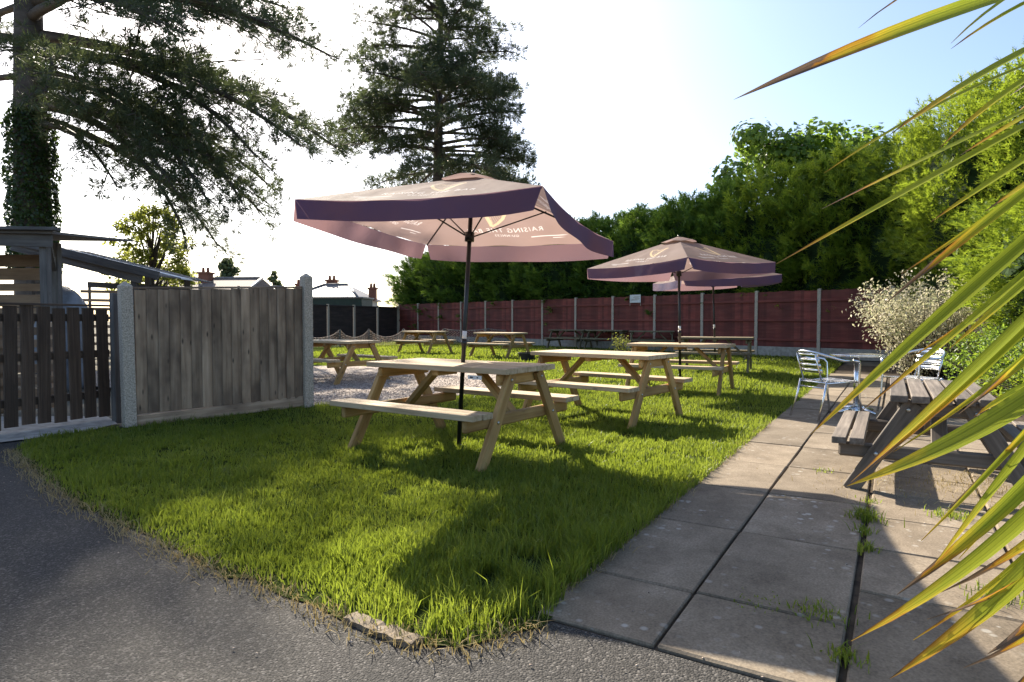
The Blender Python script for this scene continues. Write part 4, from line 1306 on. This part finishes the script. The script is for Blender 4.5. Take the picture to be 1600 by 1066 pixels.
broad_tree("sycamore_tree", (12.95, 26.5), 9.2, bl_, 11000, .27, M['broad'], "round leafy tree standing up behind the right half of the hedge", 4, .2)
bl_ = []
for k in range(76):
    z = 1.6 + 3.6 * k / 75; w = 1.65 * max(.05, 1 - ((z - 3.1) / 2.15) ** 2) ** .5
    a = r2.uniform(0, 6.28); bl_.append((math.cos(a) * w * r2.uniform(.15, 1) ** .6, math.sin(a) * w * r2.uniform(.15, 1) ** .6, z, r2.uniform(.22, .42)))
broad_tree("young_tree", (-13.4, 23.5), 5.3, bl_, 9000, .12, M['young'], "sunlit young tree behind the lean-to roof", 6, .07)
bl_ = [(r2.gauss(0, .35), r2.gauss(0, .35), 1.0 + .42 * k, .75) for k in range(17)]
broad_tree("poplar_tree", (-32.5, 72), 8.2, bl_, 2600, .42, M['far_leaf'], "slim grey-green tree behind the brick chimney", 9, .2, "distant trees above the roofs")
bl_ = [(r2.gauss(0, 1.0 - .05 * k), r2.gauss(0, .8), 1.6 + .38 * k, 1.25 - .06 * k) for k in range(15)]
broad_tree("distant_tree", (-29.5, 78), 7.4, bl_, 2600, .45, M['far_leaf'], "dark pointed tree above the pale house roofs", 10, .25, "distant trees above the roofs")
bl_ = [(r2.gauss(0, 1.0), r2.gauss(0, .8), 3.6 + r2.uniform(-1, 1.6), 1.0) for k in range(10)]
broad_tree("distant_tree", (-31.5, 76), 5.4, bl_, 1600, .42, M['young'], "small round tree left of the dark pointed tree", 11, .2, "distant trees above the roofs")
bl_ = [(r2.gauss(0, 1.5), r2.gauss(0, .8), 3.6 + r2.uniform(-1, 1.6), 1.2) for k in range(10)]
broad_tree("distant_tree", (-21.8, 76), 5.6, bl_, 1800, .42, M['far_leaf'], "round tree behind the hipped roof, right of the speckled post", 12, .2, "distant trees above the roofs")

# ---- shrubs
def shrub(name, loc, H, Rr, stems, per, size, mat, label, seed, spread=.9, arch=.5, aspect=.45):
    r = np.random.default_rng(seed); rr = random.Random(seed)
    t = empty(name, (*loc, 0), 0, label, "shrub")
    bl = Bag(); C = []; Nn = []
    for s in range(stems):
        az = rr.uniform(0, 6.28); L = H * rr.uniform(.75, 1.15)
        q = rr.random() ** .6 * Rr * .35
        p1 = R(86) - spread * rr.random()
        P = path((math.cos(az) * q, math.sin(az) * q, 0), az + rr.uniform(-.4, .4), L, p1, p1 - arch * rr.random(), 6, rr, .15)
        bl.tube(P, [.011 - .0014 * j for j in range(7)], 4)
        for k in range(per):
            f = .06 + .94 * rr.random() ** .85
            i = min(int(f * 6), 5); p = P[i].lerp(P[i + 1], f * 6 - i)
            o = Vector((rr.gauss(0, 1), rr.gauss(0, 1), rr.gauss(0, 1))) * (.07 + .10 * (1 - f))
            C.append(tuple(p + o)); Nn.append((o.x * 6, o.y * 6, .5))
    bl.build("stems", M['bark'], t)
    V, F = leaf_quads(np.array(C), np.array(Nn), size, seed, aspect)
    np_mesh("foliage", V, F, mat, t)
shrub("variegated_shrub", (8.75, 12.9), 1.95, 1.7, 190, 105, .07, M['willow'], "cream and pink variegated shrub at the end of the paving", 3, .5, .35)
shrub("green_shrub", (7.6, 9.3), 1.1, .8, 90, 55, .07, M['broad'], "low green shrub between the variegated shrub and the old table", 4, 1.0, .6)
shrub("green_shrub", (6.9, 7.6), 1.05, .8, 100, 60, .065, M['cypress_gold_sunlit'], "bright green bush behind the old table at the right edge", 5, 1.1, .6)
shrub("green_shrub", (8.2, 8.0), 1.7, .9, 90, 60, .08, M['broad'], "taller leafy bush at the far right edge", 6, .9, .6)
shrub("wild_stalks", (3.55, 20.5), .62, .22, 22, 22, .06, M['young'], "wispy wild stalks growing among the far weathered tables", 7, .5, .4)

# ---- cordyline with long strap leaves beside the camera
def strap_mat():
    m, nt, b = new_mat("strap_leaf")
    at = nt.nodes.new("ShaderNodeUVMap")
    sp = nt.nodes.new("ShaderNodeSeparateXYZ"); nt.links.new(at.outputs[0], sp.inputs[0])
    tc = nt.nodes.new("ShaderNodeTexCoord")
    oi = nt.nodes.new("ShaderNodeObjectInfo")
    nz = N(nt, "ShaderNodeTexNoise", Scale=9.0, Detail=3.0); nt.links.new(tc.outputs["Object"], nz.inputs["Vector"])
    ed = mathn(nt, 'MULTIPLY', mathn(nt, 'ABSOLUTE', mathn(nt, 'SUBTRACT', sp.outputs[0], .5)), .14)
    f = mathn(nt, 'ADD', mathn(nt, 'ADD', sp.outputs[1], ed), mathn(nt, 'MULTIPLY', mathn(nt, 'SUBTRACT', nz.outputs[0], .5), .25))
    f = mathn(nt, 'ADD', f, mathn(nt, 'MULTIPLY', mathn(nt, 'SUBTRACT', oi.outputs["Random"], .55), .16))
    rp = ramp(nt, f, [(0.0, (.20, .30, .02)), (0.80, (.40, .46, .03)), (0.91, (.66, .50, .03)), (0.975, (.50, .20, .02)), (1.06 / 1.07, (.16, .10, .07))])
    # streaks along the blade
    mpv = nt.nodes.new("ShaderNodeMapping"); mpv.inputs["Scale"].default_value = (16, 1.6, 1); nt.links.new(at.outputs[0], mpv.inputs["Vector"])
    ns = N(nt, "ShaderNodeTexNoise", Scale=1.0, Detail=4.0); nt.links.new(mpv.outputs[0], ns.inputs["Vector"])
    st = ramp(nt, ns.outputs[0], [(0.35, (.62, .66, .55)), (0.65, (1.25, 1.2, 1.3))])
    # fine lengthwise veins
    wv = N(nt, "ShaderNodeTexWave", Scale=11.0, Distortion=1.0); wv.bands_direction = 'X'
    nt.links.new(at.outputs[0], wv.inputs["Vector"])
    c = mixc(nt, mathn(nt, 'MULTIPLY', wv.outputs[1], .12), rp.outputs[0], (.42, .42, .14))
    c = mixc(nt, 1.0, c, st.outputs[0], 'MULTIPLY')
    nt.links.new(c, b.inputs["Base Color"]); b.inputs["Roughness"].default_value = .5; b.inputs["Specular IOR Level"].default_value = .25
    t = nt.nodes.new("ShaderNodeBsdfTranslucent"); nt.links.new(c, t.inputs[0])
    mx = nt.nodes.new("ShaderNodeMixShader"); mx.inputs[0].default_value = .6
    nt.links.new(b.outputs[0], mx.inputs[1]); nt.links.new(t.outputs[0], mx.inputs[2])
    nt.links.new(mx.outputs[0], nt.nodes["Material Output"].inputs["Surface"])
    return m
M['strap'] = strap_mat()
CO = Vector((1.72, 1.52, 0))
cord = empty("cordyline", CO, 0, "cordyline with long yellow-green strap leaves hanging in from the right", "plant")
tube("stem", [(0, 0, -.02), (.02, .01, .6), (-.01, 0, 1.2), (0, 0, 2.0)], [.06, .05, .05, .03], M['bark'], cord, 12)
cP, sP = math.cos(PITCH), math.sin(PITCH)
rs = random.Random(77)
def strap(base_z, mid, tip, w):
    """leaf from the stem through mid to tip (plant coordinates)"""
    b = Vector((0, 0, base_z)); m = Vector(mid); e = Vector(tip)
    tm = (m - b).length / ((m - b).length + (e - m).length); c = (m - b * (1 - tm) ** 2 - e * tm ** 2) / (2 * tm * (1 - tm))
    n = 16; V = []; F = []; UV = []
    tw = Vector((-.55 + rs.uniform(-.25, .25), -.7, .55 + rs.uniform(-.3, .4)))
    for i in range(n + 1):
        t = i / n
        p = b * (1 - t) ** 2 + c * 2 * t * (1 - t) + e * t * t
        d = ((c - b) * (1 - t) + (e - c) * t).normalized()
        s = d.cross(tw).normalized(); nn = s.cross(d)
        ww = w * min(1, .55 + t * 2.2) * (1 - max(0, (t - .55) / .45) ** 2.4) + .0008
        for k, (q, h) in enumerate(((-.5, .10), (0, -.06), (.5, .10))):
            V.append(p + s * ww * q + nn * ww * h); UV.append((k / 2, t))
    for i in range(n):
        for k in range(2):
            a = i * 3 + k; F.append((a, a + 1, a + 4, a + 3))
    o = py_mesh("leaf", V, F, M['strap'], cord, True)
    ul = o.data.uv_layers.new(name="UVMap")
    for lp in o.data.loops: ul.data[lp.index].uv = UV[lp.vertex_index]
LEAVES = [(2.02, (-0.96, -0.3, 1.68), (-1.32, -0.37, 1.52), 0.049),
    (2.05, (-0.89, -0.22, 1.8), (-1.07, -0.32, 1.67), 0.0137),
    (1.98, (-0.72, -0.27, 1.74), (-0.93, -0.37, 1.61), 0.0176),
    (2.0, (-0.74, -0.27, 1.76), (-0.93, -0.37, 1.62), 0.0118),
    (1.95, (-0.77, -0.27, 1.62), (-1.07, -0.42, 1.44), 0.0255),
    (1.9, (-0.72, -0.27, 1.59), (-0.98, -0.42, 1.42), 0.0176),
    (1.86, (-0.7, -0.27, 1.53), (-0.91, -0.37, 1.42), 0.0196),
    (1.85, (-0.95, -0.32, 1.38), (-1.26, -0.42, 1.22), 0.0196),
    (1.88, (-0.91, -0.22, 1.53), (-1.13, -0.32, 1.4), 0.0118),
    (1.86, (-1.05, -0.42, 1.38), (-1.28, -0.62, 1.28), 0.0118),
    (1.8, (-0.71, -0.27, 1.44), (-0.96, -0.37, 1.3), 0.0235),
    (1.78, (-0.82, -0.32, 1.31), (-1.07, -0.42, 1.15), 0.0216),
    (1.72, (-0.87, -0.32, 1.16), (-1.22, -0.47, 0.93), 0.0294),
    (1.65, (-0.79, -0.27, 1.14), (-1.11, -0.42, 0.96), 0.0157),
    (1.62, (-0.71, -0.27, 1.19), (-0.92, -0.37, 1.07), 0.0196),
    (1.62, (-0.89, -0.32, 0.98), (-1.15, -0.47, 0.85), 0.0216),
    (1.58, (-0.78, -0.27, 1.03), (-1.09, -0.42, 0.86), 0.0196),
    (1.4, (-0.92, -0.42, 0.92), (-1.21, -0.57, 0.87), 0.0431),
    (1.45, (-0.82, -0.37, 0.83), (-1.04, -0.52, 0.73), 0.0176),
    (1.3, (-0.91, -0.42, 0.69), (-1.2, -0.57, 0.63), 0.0294),
    (1.38, (-0.82, -0.37, 0.77), (-1.1, -0.52, 0.68), 0.0294),
    (1.2, (-0.91, -0.47, 0.64), (-1.17, -0.62, 0.6), 0.0353),
    (1.12, (-0.77, -0.42, 0.61), (-0.99, -0.57, 0.61), 0.0274),
    (1.22, (-0.82, -0.42, 0.66), (-1.05, -0.52, 0.64), 0.0098),
    (1.35, (-0.74, -0.32, 0.8), (-0.93, -0.42, 0.7), 0.0118),
    (1.05, (-0.74, -0.42, 0.54), (-0.97, -0.57, 0.54), 0.0294),
    (1.66, (-0.72, -0.22, 1.16), (-0.96, -0.32, 1.05), 0.0137),
    (1.25, (-0.81, -0.37, 0.65), (-1.04, -0.47, 0.58), 0.0137),
    (1.55, (-0.83, -0.32, 0.98), (-1.05, -0.42, 0.89), 0.0108),
    (1.55, (-0.68, -0.27, 1.06), (-0.9, -0.37, 0.95), 0.0157),
    (1.45, (-0.76, -0.32, 0.88), (-1.03, -0.47, 0.75), 0.0118),
    (1.3, (-0.73, -0.32, 0.69), (-0.96, -0.42, 0.64), 0.0196),
    (1.15, (-0.79, -0.42, 0.57), (-0.99, -0.52, 0.56), 0.0157),
    (1.8, (-0.72, -0.22, 1.35), (-0.98, -0.32, 1.21), 0.0118),
    (1.82, (-0.72, -0.32, 1.4), (-0.9, -0.42, 1.31), 0.0196),
    (1.5, (-0.75, -0.32, 0.89), (-0.92, -0.37, 0.77), 0.0137)]
for bz, mid, tip, w in LEAVES:
    strap(bz, mid, tip, w)
rr = random.Random(2)
for k in range(46):      # the rest of the head, away from the view
    a = rr.uniform(R(-75), R(100)); e = rr.uniform(-.25, 1.2); L = rr.uniform(.6, .85); bz = rr.uniform(1.0, 2.0)
    dx, dy = math.cos(a), math.sin(a)
    strap(bz, (dx * L * .5 * math.cos(e), dy * L * .5 * math.cos(e), bz + L * .55 * math.sin(e) + .04), (dx * L * math.cos(e * .6), dy * L * math.cos(e * .6), bz + L * math.sin(e) * .8 - .12), rr.uniform(.025, .045))

# ------------------------------------------------------------------ houses beyond the fences
M['brick'] = plain("brick", (.24, .11, .075), .9, 0, .35, 18, .3)
M['render'] = plain("house_render", (.55, .52, .48), .9, 0, .12, 2, .1)
M['slate'] = plain("slate_roof", (.20, .19, .19), .55, 0, .3, 7, .3)
M['tile'] = plain("tile_roof", (.20, .15, .12), .8, 0, .4, 9, .4)
M['shed_green'] = plain("shed_green", (.012, .035, .028), .6, 0, .3, 3, .1)
M['pane'] = plain("window_glass", (.03, .035, .04), .08, 0, .1, 2, 0)
def house(name, loc, rz, w, d, ze, zr, hip, label, wall, roof, chim=(), nwin=3):
    t = empty(name, (*loc, 0), rz, label, "house")
    py_mesh("wall", [(-w / 2, -d / 2, 0), (w / 2, -d / 2, 0), (w / 2, d / 2, 0), (-w / 2, d / 2, 0), (-w / 2, -d / 2, ze), (w / 2, -d / 2, ze), (w / 2, d / 2, ze), (-w / 2, d / 2, ze)],
            [(0, 1, 5, 4), (1, 2, 6, 5), (2, 3, 7, 6), (3, 0, 4, 7)], wall, t)
    a = w / 2 + .3; b = d / 2 + .3; h = hip; z0 = ze - .06
    V = [(-a, -b, z0), (a, -b, z0), (a, b, z0), (-a, b, z0), (-a + h, 0, zr), (a - h, 0, zr)]
    V2 = V + [(x, y, z + .12) for x, y, z in V]
    rf_ = py_mesh("roof", V2, [(6, 7, 11, 10), (7, 8, 11), (8, 9, 10, 11), (9, 6, 10), (0, 4, 5, 1), (1, 5, 2), (2, 5, 4, 3), (3, 4, 0), (0, 1, 7, 6), (1, 2, 8, 7), (2, 3, 9, 8), (3, 0, 6, 9)], roof, t)
    bg = Bag()
    for p, q in ((V2[10], V2[11]), (V2[6], V2[10]), (V2[7], V2[11])):
        bg.tube([Vector(p) + Vector((0, 0, .03)), Vector(q) + Vector((0, 0, .03))], .11, 6)
    bg.build("ridge_tiles", M['slate'], rf_)
    for (x, y, zt, cw) in chim:
        c = beam("chimney", (x, y, ze), (x, y, zt), cw, cw, M['brick'], rf_, .02)
        beam("chimney_cap", (x, y, zt), (x, y, zt + .16), cw + .18, cw + .18, M['brick'], rf_, .02)
        for k in (-1, 1):
            tube("chimney_pot", [(x + k * cw * .24, y, zt + .16), (x + k * cw * .24, y, zt + .55)], [.13, .10], M['brick'], rf_, 10)
    for k in range(nwin):
        x = -w / 2 + w * (k + .5) / nwin
        f = beam("window", (x - .6, -d / 2 - .02, 1.5), (x + .6, -d / 2 - .02, 1.5), .06, 1.1, M['white_label'], t, .01)
        for q in (-1, 1):
            g_ = beam("pane", (x + q * .29 - .25, -d / 2 - .055, 1.5), (x + q * .29 + .25, -d / 2 - .055, 1.5), .02, .95, M['pane'], None, .0)
            mw = g_.matrix_local.copy(); g_.parent = f; g_.matrix_local = f.matrix_local.inverted() @ mw
    return t
house("terrace_house", (-25.5, 53), R(-6), 9.5, 7, 2.9, 4.5, .3, "low house with slate roof and brick chimney behind the young tree", M['brick'], M['tile'], [(.15, -.6, 4.95, .85)])
house("bungalow", (-21.3, 57), R(8), 5.2, 7, 2.8, 4.0, 2.2, "pale hipped-roof bungalow left of the speckled concrete post", M['render'], M['slate'], [(2.0, .5, 4.3, .7)], 2)
house("bungalow", (-15.6, 56), R(-4), 5.6, 6.5, 2.9, 4.15, 2.0, "hipped-roof bungalow right of the speckled concrete post", M['render'], M['slate'], [(-.6, .6, 4.6, .8), (3.0, 1.0, 3.9, .6)], 2)
gs = empty("garden_shed", (-10.7, 39.5, 0), R(-3), "dark green flat-roofed shed beyond the overlap fence", "shed")
bm = bmesh.new(); bmesh.ops.create_cube(bm, size=1.0); bmesh.ops.scale(bm, vec=(3.3, 2.4, 2.45), verts=bm.verts); bmesh.ops.translate(bm, vec=(0, 0, 1.225), verts=bm.verts)
me = bpy.data.meshes.new("wall"); bm.to_mesh(me); bm.free(); link_mesh("wall", me, M['shed_green'], gs)
beam("roof", (-1.75, 0, 2.50), (1.75, 0, 2.50), 2.6, .09, M['slate'], gs, .01)
an = empty("television_aerial", (-15.4, 56, 4.3), 0, "thin television aerial above the hipped roof by the hedge", "aerial")
tube("mast", [(0, 0, -.6), (0, 0, 1.55)], .03, M['steel_bolt'], an, 6)
bg = Bag(); bg.tube([(-.7, 0, 1.5), (.7, 0, 1.5)], .02, 5)
for k in range(6): bg.tube([(-.6 + k * .24, -.22, 1.5), (-.6 + k * .24, .22, 1.5)], .015, 5)
bg.build("elements", M['steel_bolt'], an)
